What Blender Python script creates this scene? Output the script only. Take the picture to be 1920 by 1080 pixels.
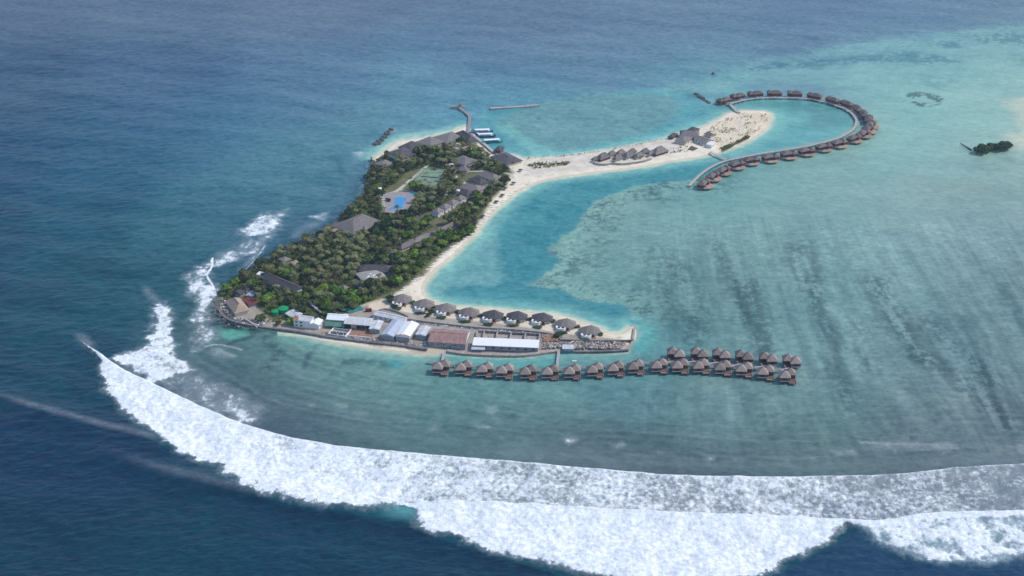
import bpy, bmesh, math, random, colorsys
import numpy as np
from mathutils import Vector, Matrix
random.seed(7)
rng = np.random.default_rng(11)
for o in list(bpy.data.objects): bpy.data.objects.remove(o, do_unlink=True)
scn = bpy.context.scene
COL = scn.collection

# ------------------------------------------------------------------ camera, world, sun, exposure
CAM_H, PITCH, FOC = 564.0, math.radians(27.0), 2667.0       # FOC in pixels of a 1920 wide frame
cd = bpy.data.cameras.new('camera'); cam = bpy.data.objects.new('camera', cd); COL.objects.link(cam)
cam.location = (0, 0, CAM_H); cam.rotation_euler = (math.pi/2-PITCH, 0, 0)
cd.sensor_width = 36; cd.lens = 36*FOC/1920; cd.clip_start = 1; cd.clip_end = 60000
scn.camera = cam
SUN_EL, SUN_AZ = math.radians(48), math.radians(80)          # azimuth clockwise from +Y
w = bpy.data.worlds.new('World'); scn.world = w; w.use_nodes = True
nt = w.node_tree; bg = nt.nodes['Background']
sky = nt.nodes.new('ShaderNodeTexSky'); sky.sky_type = 'NISHITA'; sky.sun_disc = False
sky.sun_elevation = SUN_EL; sky.sun_rotation = SUN_AZ; sky.air_density = 1.0; sky.dust_density = 1.0; sky.ozone_density = 2.0
nt.links.new(sky.outputs[0], bg.inputs[0]); bg.inputs[1].default_value = 0.15
sd_ = bpy.data.lights.new('sun', 'SUN'); sun = bpy.data.objects.new('sun', sd_); COL.objects.link(sun)
sd_.energy = 2.5; sd_.angle = math.radians(2.5); sd_.color = (1.0, 0.93, 0.84)
sdir = Vector((math.sin(SUN_AZ)*math.cos(SUN_EL), math.cos(SUN_AZ)*math.cos(SUN_EL), math.sin(SUN_EL)))
sun.rotation_euler = (-sdir).to_track_quat('-Z', 'Y').to_euler(); sun.location = (0, 0, 900)
scn.view_settings.view_transform = 'Standard'; scn.view_settings.look = 'None'
scn.view_settings.exposure = 0.3; scn.view_settings.gamma = 1.0; scn.view_settings.use_curve_mapping = False
scn.cycles.volume_bounces = 0; scn.cycles.max_bounces = 6
HAZE_DENSITY = 0.42e-4
CAL = None

# ------------------------------------------------------------------ placing: photograph point -> place on the ground
SP, CP = math.sin(PITCH), math.cos(PITCH)
def P(px, py, z=0.0):
    u = (px-960)/FOC; v = (540-py)/FOC
    dy = CP+v*SP; dz = -SP+v*CP
    t = (z-CAM_H)/dz
    return Vector((u*t, dy*t, z))
def PP(pts, z=0.0): return np.array([P(a, b, z)[:2] for a, b in pts])
def mpp(py): return (P(961, py)-P(960, py)).length

# ------------------------------------------------------------------ numpy tools
_lat = rng.random((256, 256)).astype(np.float32)
def vnoise(x, y):
    xi = np.floor(x).astype(np.int64); yi = np.floor(y).astype(np.int64)
    fx = (x-xi).astype(np.float32); fy = (y-yi).astype(np.float32)
    fx = fx*fx*(3-2*fx); fy = fy*fy*(3-2*fy)
    a = _lat[xi & 255, yi & 255]; b = _lat[(xi+1) & 255, yi & 255]; c = _lat[xi & 255, (yi+1) & 255]; d = _lat[(xi+1) & 255, (yi+1) & 255]
    return (a*(1-fx)+b*fx)*(1-fy)+(c*(1-fx)+d*fx)*fy
def fbm(x, y, size, octv=4, sx=0.0, gain=0.55):
    s = 0; a = 1; tot = 0; f = 1/size
    for k in range(octv):
        ca, sa = math.cos(0.6*k+0.3), math.sin(0.6*k+0.3)
        s = s+a*vnoise((x*ca-y*sa)*f+17.3*k+sx, (x*sa+y*ca)*f+9.1*k+sx*1.7); tot += a; a *= gain; f *= 2.03
    return s/tot
def fbm_dir(x, y, size, octv=3, sx=0.0, gain=0.55):
    s = 0; a = 1; tot = 0; f = 1/size
    for k in range(octv):
        s = s+a*vnoise(x*f+17.3*k+sx, y*f+9.1*k+sx*1.7); tot += a; a *= gain; f *= 2.03
    return s/tot
def sst(v, a, b):
    t = np.clip((v-a)/(b-a), 0, 1); return t*t*(3-2*t)
def line_dist(X, Y, pts, with_t=False):
    best = np.full(X.shape, 1e12, np.float32); tb = np.zeros(X.shape, np.float32) if with_t else None
    acc = 0.0; L = sum(math.hypot(*(pts[i+1]-pts[i])) for i in range(len(pts)-1))
    for i in range(len(pts)-1):
        ax, ay = pts[i]; dx, dy = pts[i+1]-pts[i]; l2 = dx*dx+dy*dy+1e-9; l = math.sqrt(l2)
        t = np.clip(((X-ax)*dx+(Y-ay)*dy)/l2, 0, 1)
        d = (X-ax-t*dx)**2+(Y-ay-t*dy)**2
        m = d < best; best = np.where(m, d, best)
        if with_t: tb = np.where(m, (acc+t*l)/L, tb)
        acc += l
    best = np.sqrt(best)
    return (best, tb) if with_t else best
def inside(X, Y, pts):
    r = np.zeros(X.shape, bool); n = len(pts); j = n-1
    for i in range(n):
        xi, yi = pts[i]; xj, yj = pts[j]
        if yi != yj:
            r ^= ((yi > Y) != (yj > Y)) & (X < (xj-xi)*(Y-yi)/(yj-yi)+xi)
        j = i
    return r
def sdist(X, Y, pts, pad=60.0):
    """signed distance in metres, positive inside; far outside it is only 'at least pad'"""
    out = np.full(X.shape, -pad, np.float32)
    x0, y0 = pts.min(0)-pad; x1, y1 = pts.max(0)+pad
    m = (X > x0) & (X < x1) & (Y > y0) & (Y < y1)
    if not m.any(): return out
    xs, ys = X[m], Y[m]
    d = line_dist(xs, ys, np.vstack([pts, pts[:1]]))
    out[m] = np.where(inside(xs, ys, pts), d, -d)
    return out
def smooth_line(pts, n=4):
    pts = np.array(pts, float); out = []
    for i in range(len(pts)-1):
        p0 = pts[max(i-1, 0)]; p1 = pts[i]; p2 = pts[i+1]; p3 = pts[min(i+2, len(pts)-1)]
        for k in range(n):
            t = k/n
            out.append(0.5*((2*p1)+(-p0+p2)*t+(2*p0-5*p1+4*p2-p3)*t*t+(-p0+3*p1-3*p2+p3)*t**3))
    out.append(pts[-1]); return np.array(out)
def s2l(c):
    c = np.asarray(c, np.float32)/255.0
    return np.where(c <= 0.04045, c/12.92, ((c+0.055)/1.055)**2.4)

# ------------------------------------------------------------------ object helpers
def tag(o, label=None, cat=None, group=None, kind=None):
    if label: o['label'] = label
    if cat: o['category'] = cat
    if group: o['group'] = group
    if kind: o['kind'] = kind
    return o
def empty(name, loc=(0, 0, 0), rz=0.0, label=None, cat=None, group=None):
    o = bpy.data.objects.new(name, None); COL.objects.link(o); o.location = loc; o.rotation_euler = (0, 0, rz); o.empty_display_size = 1
    return tag(o, label, cat, group)
class MB:
    def __init__(s): s.v = []; s.f = []; s.m = []
    def face(s, pts, mi=0):
        n = len(s.v); s.v += [tuple(p) for p in pts]; s.f.append(tuple(range(n, n+len(pts)))); s.m.append(mi); return s
    def box(s, c, d, rz=0.0, mi=0, top=1.0):
        n = len(s.v); ca, sa = math.cos(rz), math.sin(rz)
        for zz in (-1, 1):
            k = top if zz > 0 else 1.0
            for xx, yy in ((-1, -1), (1, -1), (1, 1), (-1, 1)):
                x, y = xx*d[0]/2*k, yy*d[1]/2*k
                s.v.append((c[0]+x*ca-y*sa, c[1]+x*sa+y*ca, c[2]+zz*d[2]/2))
        for q in ((0, 3, 2, 1), (4, 5, 6, 7), (0, 1, 5, 4), (1, 2, 6, 5), (2, 3, 7, 6), (3, 0, 4, 7)):
            s.f.append(tuple(n+i for i in q)); s.m.append(mi)
        return s
    def prism(s, poly, z0, z1, mi=0, cap=True):
        n = len(s.v); k = len(poly)
        for z in (z0, z1):
            for p in poly: s.v.append((p[0], p[1], z))
        for i in range(k):
            j = (i+1) % k; s.f.append((n+i, n+j, n+k+j, n+k+i)); s.m.append(mi)
        if cap:
            s.f.append(tuple(n+k+i for i in range(k))); s.m.append(mi)
            s.f.append(tuple(n+i for i in reversed(range(k)))); s.m.append(mi)
        return s
    def tube(s, a, b, r0, r1=None, seg=6, mi=0):
        a = Vector(a); b = Vector(b); r1 = r0 if r1 is None else r1
        z = (b-a).normalized(); x = z.orthogonal().normalized(); y = z.cross(x)
        n = len(s.v)
        for c, r in ((a, r0), (b, r1)):
            for k in range(seg):
                t = 2*math.pi*k/seg; s.v.append(tuple(c+x*(r*math.cos(t))+y*(r*math.sin(t))))
        for k in range(seg):
            j = (k+1) % seg; s.f.append((n+k, n+j, n+seg+j, n+seg+k)); s.m.append(mi)
        s.f.append(tuple(n+seg+k for k in range(seg))); s.m.append(mi)
        s.f.append(tuple(n+k for k in reversed(range(seg)))); s.m.append(mi)
        return s
    def mesh(s, name, mats):
        me = bpy.data.meshes.new(name); me.from_pydata(s.v, [], s.f); me.update()
        for m in (mats if isinstance(mats, (list, tuple)) else [mats]): me.materials.append(m)
        if any(s.m): me.polygons.foreach_set('material_index', s.m)
        return me
    def build(s, name, mats, parent=None, loc=None, rz=0):
        o = bpy.data.objects.new(name, s.mesh(name, mats)); COL.objects.link(o)
        if parent: o.parent = parent
        if loc is not None: o.location = loc; o.rotation_euler = (0, 0, rz)
        return o
def obj(name, me, parent=None, loc=None, rz=0, sc=None):
    o = bpy.data.objects.new(name, me); COL.objects.link(o)
    if parent: o.parent = parent
    if loc is not None: o.location = loc
    o.rotation_euler = (0, 0, rz)
    if sc is not None: o.scale = sc
    return o
def copy_tree(o, loc, rz, label=None, sc=None):
    c = o.copy(); COL.objects.link(c); c.location = loc; c.rotation_euler = (0, 0, rz)
    if sc is not None: c.scale = sc
    if label: c['label'] = label
    for ch in o.children:
        d = ch.copy(); COL.objects.link(d); d.parent = c
        for g in ch.children:
            e = g.copy(); COL.objects.link(e); e.parent = d
    return c
ORD = 'first second third fourth fifth sixth seventh eighth ninth tenth eleventh twelfth thirteenth fourteenth fifteenth sixteenth seventeenth eighteenth nineteenth twentieth twenty-first twenty-second twenty-third twenty-fourth twenty-fifth twenty-sixth twenty-seventh twenty-eighth twenty-ninth thirtieth'.split()

# ------------------------------------------------------------------ materials
def mat(name, col, rough=0.85, var=0.25, scale=1.5, bump=0.0, bscale=None, spec=0.3, rnd=0.0, col2=None, aniso=None, metal=0.0):
    m = bpy.data.materials.new(name); m.use_nodes = True; n = m.node_tree.nodes; l = m.node_tree.links
    b = n['Principled BSDF']; b.inputs['Roughness'].default_value = rough; b.inputs['Specular IOR Level'].default_value = spec
    b.inputs['Metallic'].default_value = metal
    tc = n.new('ShaderNodeTexCoord'); src = tc.outputs['Object']
    if aniso:
        mp = n.new('ShaderNodeMapping'); mp.inputs['Scale'].default_value = aniso; l.new(src, mp.inputs[0]); src = mp.outputs[0]
    no = n.new('ShaderNodeTexNoise'); no.inputs['Scale'].default_value = scale; no.inputs['Detail'].default_value = 5; no.inputs['Roughness'].default_value = 0.65
    l.new(src, no.inputs['Vector'])
    r = n.new('ShaderNodeValToRGB'); l.new(no.outputs['Fac'], r.inputs[0])
    c = np.array(col); c2 = np.array(col2) if col2 else c*(1+var)
    c1 = c*(1-var)
    r.color_ramp.elements[0].position = 0.32; r.color_ramp.elements[0].color = (*c1, 1)
    r.color_ramp.elements[1].position = 0.68; r.color_ramp.elements[1].color = (*np.minimum(c2, 0.9), 1)
    out = r.outputs[0]
    if rnd:
        oi = n.new('ShaderNodeObjectInfo'); hv = n.new('ShaderNodeHueSaturation')
        mr = n.new('ShaderNodeMapRange'); l.new(oi.outputs['Random'], mr.inputs[0]); mr.inputs[3].default_value = 1-rnd; mr.inputs[4].default_value = 1+rnd
        l.new(mr.outputs[0], hv.inputs['Value']); l.new(out, hv.inputs['Color'])
        mh = n.new('ShaderNodeMath'); mh.operation = 'MULTIPLY'; mh.inputs[1].default_value = 7.31; l.new(oi.outputs['Random'], mh.inputs[0])
        fr = n.new('ShaderNodeMath'); fr.operation = 'FRACT'; l.new(mh.outputs[0], fr.inputs[0])
        m2 = n.new('ShaderNodeMapRange'); l.new(fr.outputs[0], m2.inputs[0]); m2.inputs[3].default_value = 0.5-0.06*rnd; m2.inputs[4].default_value = 0.5+0.06*rnd
        l.new(m2.outputs[0], hv.inputs['Hue']); out = hv.outputs[0]
    l.new(out, b.inputs['Base Color'])
    if bump:
        n2 = n.new('ShaderNodeTexNoise'); n2.inputs['Scale'].default_value = bscale or scale*3; n2.inputs['Detail'].default_value = 4; l.new(src, n2.inputs['Vector'])
        bp = n.new('ShaderNodeBump'); bp.inputs['Strength'].default_value = 1.0; bp.inputs['Distance'].default_value = bump
        l.new(n2.outputs['Fac'], bp.inputs['Height']); l.new(bp.outputs[0], b.inputs['Normal'])
    return m
M = {}
M['thatch'] = mat('thatch_grey', (0.190, 0.172, 0.168), 0.95, 0.22, 0.5, 0.10, 2.2, rnd=0.16)
M['thatch_dark'] = mat('thatch_dark', (0.085, 0.078, 0.086), 0.95, 0.22, 0.5, 0.10, 2.2, rnd=0.15)
M['thatch_pink'] = mat('thatch_water_villa', (0.275, 0.222, 0.198), 0.95, 0.26, 0.6, 0.10, 2.2, rnd=0.22)
M['thatch_loop'] = mat('thatch_loop_villa', (0.150, 0.122, 0.120), 0.95, 0.22, 0.6, 0.08, 2.2, rnd=0.15)
M['thatch_tan'] = mat('thatch_tan', (0.36, 0.28, 0.21), 0.95, 0.2, 0.5, 0.1, 2.2)
M['white'] = mat('white_render', (0.72, 0.72, 0.71), 0.8, 0.10, 0.4)
M['cream'] = mat('cream_render', (0.60, 0.56, 0.47), 0.8, 0.14, 0.4)
M['grey_wall'] = mat('grey_render', (0.30, 0.30, 0.32), 0.85, 0.22, 0.3)
M['redbrown'] = mat('red_brown_timber', (0.185, 0.062, 0.046), 0.7, 0.35, 1.2, rnd=0.15)
M['deckred'] = mat('sun_deck_timber', (0.26, 0.135, 0.10), 0.8, 0.28, 0.8, rnd=0.15)
M['decktan'] = mat('pale_deck_timber', (0.36, 0.24, 0.175), 0.8, 0.28, 0.8, rnd=0.15)
M['pile'] = mat('weathered_piles', (0.12, 0.10, 0.09), 0.9, 0.3, 1)
M['rail'] = mat('pale_rail', (0.50, 0.47, 0.45), 0.8, 0.15, 1)
M['glass'] = mat('dark_opening', (0.025, 0.028, 0.032), 0.25, 0.2, 1, spec=0.5)
M['walk'] = mat('boardwalk_planks', (0.42, 0.40, 0.39), 0.9, 0.18, 0.35)
M['walk_dark'] = mat('weathered_walkway', (0.25, 0.24, 0.24), 0.9, 0.25, 0.35)
M['tin'] = mat('corrugated_white_sheet', (0.54, 0.55, 0.57), 0.5, 0.3, 0.3, 0.06, 1.0, aniso=(5, 0.6, 1), rnd=0.06)
M['tin_new'] = mat('new_white_sheet', (0.78, 0.80, 0.84), 0.45, 0.05, 0.2, 0.03, 1.0, aniso=(6, 0.6, 1))
M['tin_blue'] = mat('blue_grey_sheet', (0.42, 0.46, 0.55), 0.5, 0.18, 0.3, 0.06, 1.0, aniso=(5, 0.6, 1))
M['tin_rust'] = mat('rusty_pink_sheet', (0.30, 0.185, 0.165), 0.75, 0.3, 0.22, 0.05, 1.0, aniso=(2.5, 0.7, 1))
M['rust'] = mat('rust_streak', (0.33, 0.17, 0.10), 0.9, 0.3, 0.5)
M['roof_green'] = mat('green_sheet', (0.085, 0.20, 0.14), 0.7, 0.2, 0.3)
M['tarp'] = mat('teal_tarpaulin', (0.03, 0.19, 0.17), 0.6, 0.3, 0.25, 0.2, 0.6)
M['tank'] = mat('green_tank', (0.01, 0.26, 0.10), 0.5, 0.12, 0.5)
M['red_paint'] = mat('red_paint', (0.17, 0.05, 0.045), 0.7, 0.3, 0.5)
M['concrete'] = mat('old_concrete', (0.33, 0.315, 0.30), 0.9, 0.3, 0.3, 0.1, 2)
M['concrete_dark'] = mat('wet_concrete', (0.15, 0.148, 0.148), 0.9, 0.4, 0.25, 0.1, 2)
M['rock'] = mat('coral_rock', (0.10, 0.10, 0.10), 0.95, 0.45, 0.8, 0.2, 2)
M['rubble'] = mat('pale_rubble', (0.34, 0.30, 0.27), 0.95, 0.45, 0.5, 0.2, 2)
M['debris'] = mat('building_debris', (0.30, 0.17, 0.12), 0.95, 0.5, 0.9, 0.2, 2)
M['pool'] = mat('pool_water', (0.045, 0.27, 0.56), 0.12, 0.1, 0.2, spec=0.5)
M['poolpale'] = mat('childrens_pool_water', (0.12, 0.42, 0.55), 0.12, 0.1, 0.2, spec=0.5)
M['pooldeck'] = mat('pool_deck_paving', (0.30, 0.265, 0.27), 0.9, 0.16, 0.25)
M['court'] = mat('court_surface', (0.165, 0.26, 0.18), 0.9, 0.15, 0.12)
M['court_line'] = mat('court_line', (0.55, 0.58, 0.55), 0.9, 0.05, 1)
M['fence'] = mat('fence_steel', (0.14, 0.18, 0.15), 0.7, 0.2, 1)
M['blue_boat'] = mat('blue_hull', (0.02, 0.11, 0.20), 0.4, 0.1, 1, spec=0.5)
M['teal_boat'] = mat('teal_hull', (0.05, 0.32, 0.33), 0.4, 0.15, 1, spec=0.5)
M['boat_white'] = mat('boat_white', (0.80, 0.82, 0.84), 0.4, 0.04, 1, spec=0.5)
M['bark'] = mat('bark', (0.17, 0.13, 0.10), 0.95, 0.3, 2)
M['log'] = mat('dark_log', (0.05, 0.05, 0.05), 0.95, 0.3, 2)
M['mast'] = mat('galvanised_steel', (0.55, 0.56, 0.55), 0.5, 0.1, 1)
M['bed'] = mat('white_sunbed', (0.82, 0.80, 0.76), 0.8, 0.05, 1)
M['soil'] = mat('garden_soil', (0.11, 0.085, 0.07), 0.95, 0.35, 0.6)
M['orange'] = mat('timber_gable', (0.42, 0.25, 0.15), 0.85, 0.2, 0.8)
def leafmat(name, col, rnd=0.35):
    m = mat(name, col, 0.8, 0.45, 0.45, rnd=rnd, spec=0.15)
    return m
M['leaf'] = leafmat('leaves_dark', (0.056, 0.086, 0.028))
M['leaf_olive'] = leafmat('leaves_olive', (0.115, 0.124, 0.042))
M['leaf_bright'] = leafmat('leaves_bright', (0.125, 0.200, 0.030))
M['frond'] = leafmat('palm_fronds', (0.120, 0.128, 0.052))
M['mangrove'] = leafmat('mangrove_leaves', (0.060, 0.100, 0.048), 0.2)

# ------------------------------------------------------------------ coast lines
ISLE = [(866,238),(845,247),(815,254),(785,259),(755,263),(738,268),(728,276),(712,287),(703,292),(699,300),(697,309),(690,318),(687,330),(684,350),(680,362),(672,372),(662,387),(648,400),(632,412),(615,425),(595,440),(570,452),(545,462),(530,470),(515,480),(500,487),(480,497),(450,520),(425,535),(410,545),(403,565),(401,580),(410,592),(430,606),(470,615),(520,622),(560,628),(600,638),(650,648),(700,655),(750,661),(800,666),(830,662),(860,664),(900,666),(960,667),(1010,664),(1045,659),(1060,658),(1100,661),(1150,660),(1177,657),(1184,645),(1193,632),(1191,614),(1181,613),(1171,621),(1160,625),(1140,622),(1120,613),(1090,603),(1060,593),(1020,587),(970,582),(920,579),(870,575),(830,569),(808,562),(797,552),(796,538),(806,520),(822,503),(846,483),(870,461),(893,438),(912,415),(930,395),(950,377),(972,360),(1000,346),(1040,335),(1080,329),(1120,324),(1170,318),(1220,311),(1260,303),(1310,296),(1340,290),(1370,280),(1395,269),(1420,256),(1437,244),(1443,232),(1447,218),(1440,210),(1420,207),(1395,207),(1380,208),(1360,214),(1345,224),(1325,234),(1300,243),(1270,250),(1255,258),(1230,264),(1190,271),(1150,279),(1100,287),(1050,293),(1000,296),(980,297),(962,291),(940,290),(925,288),(912,278),(900,268),(893,260),(885,250),(880,236)]
isle = smooth_line(PP(ISLE+ISLE[:1]), 3)[:-1]
def ground_z_from(d): return np.clip(d*0.11, -1.2, 1.3)+np.clip((d-14)*0.01, 0, 0.5)
def gz(x, y):
    d = sdist(np.array([x], np.float32), np.array([y], np.float32), isle)[0]
    return float(ground_z_from(d))
def G(px, py):                                    # point on the island's ground
    p = P(px, py, 1.2); return Vector((p.x, p.y, gz(p.x, p.y)))

# ------------------------------------------------------------------ the sea: one graded sheet, depth, bed and painted sheen and haze as vertex colour
us = np.concatenate([-np.concatenate([np.geomspace(9, 0.8, 20), np.linspace(0.78, 0.395, 46)]), np.linspace(-0.39, 0.39, 1060), np.concatenate([np.linspace(0.395, 0.78, 46), np.geomspace(0.8, 9, 20)])])
pys = np.concatenate([np.linspace(1115, -25, 800)])
Ys = np.array([P(960, p)[1] for p in pys])
Ys = np.concatenate([np.linspace(-150, Ys[0]-4, 90), Ys, np.geomspace(Ys[-1]*1.02, 15000, 22)])
ZD = Ys*CP+CAM_H*SP
U, YY = np.meshgrid(us, Ys); ZZD = np.repeat(ZD[:, None], len(us), 1)
XX = (U*ZZD).astype(np.float32); YY = YY.astype(np.float32)
X = XX.ravel(); Y = YY.ravel()
PXv = (960+U*FOC).ravel().astype(np.float32)
VV = ((-CAM_H+0)+0*YY)                                # row of the photograph each vertex falls on, only used to look colours up
dep = np.arctan2(CAM_H, np.maximum(YY, 1)); PYv = (540+FOC*np.tan(dep-PITCH)).ravel().astype(np.float32)

CT = [  # photograph x, y, colour of the water there, far rows with some haze painted in
 (0,0,84,110,143),(300,0,88,115,148),(600,0,92,119,151),(960,20,93,122,155),(1300,30,96,126,158),(1600,20,99,128,160),(1900,0,100,126,155),
 (0,150,66,98,132),(300,150,72,106,142),(600,140,82,115,151),(900,130,88,120,156),(1200,110,94,126,160),(1500,90,98,132,164),(1750,60,100,138,166),
 (0,300,50,88,122),(200,280,56,97,131),(400,250,68,112,147),(560,200,80,122,156),(650,180,84,126,158),
 (0,450,38,80,110),(150,400,48,96,126),(250,430,46,92,118),(300,360,58,118,140),(450,300,76,134,158),(330,300,62,112,142),(200,500,38,82,106),
 (100,600,40,80,106),(0,700,32,72,99),(0,850,27,68,89),(0,1000,25,72,86),(200,700,36,76,102),(200,880,27,71,90),(300,1000,24,74,86),(500,980,27,71,87),(650,1040,27,70,85),(900,1080,29,70,86),(1590,1060,38,78,100),(1800,1090,38,78,102),
 (450,400,62,110,130),(560,350,78,130,148),(600,300,88,142,160),(680,240,98,150,172),(560,420,72,112,132),(620,380,80,120,140),(500,470,62,106,126),(640,330,84,132,150),
 (780,220,102,155,175),(860,215,104,162,180),(900,230,98,165,182),(800,180,92,134,165),(980,180,92,135,165),
 (960,270,92,172,190),(920,240,96,168,186),(1290,230,96,172,190),(1250,150,92,140,168),(1330,165,100,150,175),
 (1340,210,128,188,192),(1300,300,110,185,200),
 (1400,130,112,165,178),(1500,100,106,148,168),(1600,120,118,170,182),(1700,90,118,175,188),(1850,90,130,180,188),(1900,60,125,170,180),
 (1650,160,136,186,190),(1750,230,144,190,190),(1880,180,156,196,194),(1900,230,165,198,195),(1600,330,140,186,186),(1800,330,140,180,180),(1900,300,150,185,184),
 (1500,350,132,180,182),(1400,330,134,186,188),(1300,360,128,178,180),(1250,400,128,172,172),
 (1450,450,124,168,168),(1600,450,126,170,172),(1750,430,130,170,172),(1900,430,126,164,168),
 (1200,430,120,168,168),(1150,500,116,165,165),(1300,520,108,152,154),(1450,560,108,152,154),(1600,560,114,160,162),(1750,560,110,152,156),(1900,560,104,142,148),
 (1250,600,98,142,146),(1400,620,108,152,154),(1550,650,108,154,154),(1700,660,104,146,146),(1880,660,98,138,140),
 (1200,640,92,155,160),(1220,720,92,140,142),(1000,740,98,146,142),(1350,760,98,142,140),(1550,760,98,142,138),(1750,770,98,134,134),(1900,790,92,126,128),
 (800,740,88,136,132),(600,700,92,138,134),(700,680,104,156,148),(500,690,88,128,128),(420,680,76,112,116),(850,700,96,150,146),
 (450,640,92,142,140),(560,650,104,154,148),(900,680,98,160,162),(1100,675,92,150,154),
 (700,790,76,112,114),(550,780,70,100,110),(430,740,68,95,108),(900,820,80,116,118),(1100,850,80,112,114),(1300,870,78,108,112),(1500,850,82,116,116),(1700,850,84,114,116),(1900,840,86,116,120),
 (380,640,58,96,112),(340,560,50,92,114),(300,500,44,86,110),(420,700,66,96,106)]
ct = np.array(CT, np.float32)
for c_ in ct:
    if c_[4]-c_[3] >= 22 and c_[0] < 1450:
        k_ = float(np.clip((880-c_[1])/250, 0, 1)); c_[2:] += np.array((10, 7, 5))*k_+(np.array((-3, 0, 0)) if c_[1] > 440 else 0)
        if 250 < c_[1] < 460 and c_[0] > 240: c_[2:] += (-4, -14, -8)
    elif c_[3] > 175 and c_[1] < 270 and c_[0] > 1500: c_[2:] += (2, -4, -4)
    elif c_[3] > 175: c_[2:] += (-8, -15, -10)
    elif c_[1] > 640: c_[2:] += (8, -1, 10)
    else: c_[2:] += (0, -6, 1)
lc = s2l(ct[:, 2:])
num = np.zeros((len(X), 3), np.float32); den = np.zeros(len(X), np.float32)
PXc = np.clip(PXv, -60, 1980); PYc = np.clip(PYv, -40, 1120)
# domain warp so that no zone edge is straight
wx = (fbm(X, Y, 60, 3, 3.1)-0.5)*60; wy = (fbm(X, Y, 60, 3, 8.7)-0.5)*24
for i in range(len(ct)):
    d2 = ((PXc+wx-ct[i, 0])**2+((PYc+wy-ct[i, 1])*1.5)**2)
    wt = np.exp(-d2/(2*75.0**2))+60000.0/(d2+9000.0)**2
    den += wt; num += wt[:, None]*lc[i]
col = num/den[:, None]
del num, den
def blend(mask, c):
    global col
    m = np.clip(mask, 0, 1)[:, None]; col = col*(1-m)+s2l(c)*m
def mult(mask, k):
    global col
    col = col*(1+np.clip(mask, -2, 2)[:, None]*(np.array(k, np.float32)-1))
def zone(pts, soft, nz=0.0, nsize=12.0, seed=1.0, pad=60.0, off=0.0):
    d = sdist(X, Y, smooth_line(PP(list(pts)+[pts[0]]), 3)[:-1], pad)
    if nz: d = d+(fbm(X, Y, nsize, 4, seed)-0.5)*2*nz
    return sst(d+off, -soft, soft)
isd = sdist(X, Y, isle, 120.0)          # distance inland (+) / offshore (-)
n_big = fbm(X, Y, 45, 4, 1.0); n_mid = fbm(X, Y, 14, 4, 2.0); n_small = fbm(X, Y, 5, 3, 4.0)

# reef flat strength: everything inside the surf line and the lagoon
REEF = [(330,655),(370,700),(450,745),(600,790),(900,850),(1300,880),(1920,865),(2400,860),(2400,40),(1900,60),(1700,90),(1500,120),(1380,160),(1330,300),(1230,345),(1130,370),(1040,465),(1000,535),(1090,563),(1200,600),(1190,660),(800,668),(420,615)]
reef = zone(REEF, 8, 6, 25, 5.0)
# streaks of weed and coral drawn out across the flat by the swell
ax_ = PXv-1350; ay_ = PYv
bend = np.where(ay_ < 640, (640-ay_)*0.16, 0)
sk = (PXv+bend*0.8-(ay_-400)*0.42*np.clip((PXv-1280)/420, -0.15, 1.2))        # follows the fan of the streaks
sk_w = sk*0.43
st = fbm_dir(sk_w/20.0, Y/190.0, 1.0, 3, 12.0)
st2 = fbm_dir(sk_w/6.0, Y/60.0, 1.0, 3, 31.0)
band = sst(PYv, 380, 520)*(1-sst(PYv, 780, 860))*reef*sst(PXv, 1180, 1280)
dark = sst(st, 0.48, 0.70)*band*sst(st2*0.45+n_small*0.55, 0.36, 0.60)
mult(dark*0.30, (0.62, 0.66, 0.70))
mult(band*(st2-0.5)*2.4, (0.78, 0.81, 0.84))
mult(sst(PYv, 360, 430)*reef*(fbm_dir(sk_w/2.6, Y/70.0, 1.0, 2, 33.0)-0.5)*sst(PXv, 1150, 1250)*2.0, (0.86, 0.88, 0.90))
light = sst(1-st, 0.52, 0.66)*band
mult(light*0.5, (1.18, 1.10, 1.07))
spk = fbm(X, Y, 4.2, 4, 57.0, 0.75)
for pts, a, wd_ in (([(1240,468),(1278,511),(1300,550),(1312,598),(1307,640)],.8,11),([(1340,455),(1365,516),(1379,550),(1386,600)],.8,8),([(1403,535),(1417,588),(1426,625),(1434,655)],1.0,13),([(1484,465),(1500,510),(1518,550),(1542,595),(1573,650)],.9,9),([(1513,455),(1528,511),(1533,564)],.8,7),([(1640,530),(1658,560),(1674,592),(1698,626),(1722,662)],1.2,13),([(1740,600),(1777,645),(1828,682),(1860,720)],1.0,9),([(1745,680),(1787,703),(1854,756),(1900,800)],1.0,12),([(1561,676),(1580,722),(1592,765)],.7,10),([(1205,480),(1235,520),(1262,560),(1275,600)],.5,16),([(1600,590),(1618,640),(1632,690)],.6,10),([(1900,540),(1925,640)],.5,14),([(1800,600),(1850,660),(1900,700)],.4,12)):
    d = line_dist(X, Y, smooth_line(PP(pts), 4))
    m_ = np.clip(1.15-d/(wd_*(0.7+1.0*n_mid)), 0, 1)
    mult(m_**0.7*a*0.8*sst(spk*0.6+st2*0.4, 0.40, 0.56), (0.52, 0.55, 0.60))
mult(reef*(spk-0.5)*1.3*sst(PYv, 330, 420), (0.86, 0.88, 0.90))
# flat south of the pier: long soft bars parallel to the shore plus slanting paler and darker streaks
south = reef*sst(PYv, 660, 700)
mult(south*(fbm_dir(PXv/70.0-PYv/60.0, PYv/300.0, 1.0, 3, 3.3)-0.5)*1.8, (1.22, 1.18, 1.14))
mult(south*(n_mid-0.5)*1.6, (1.14, 1.12, 1.10))
mult(reef*(n_big-0.5)*1.4, (0.82, 0.90, 0.93))
mult(reef*sst(n_mid*0.5+n_small*0.5, 0.56, 0.68)*sst(PYv, 690, 760)*0.5, (0.86, 0.88, 0.92))
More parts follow.
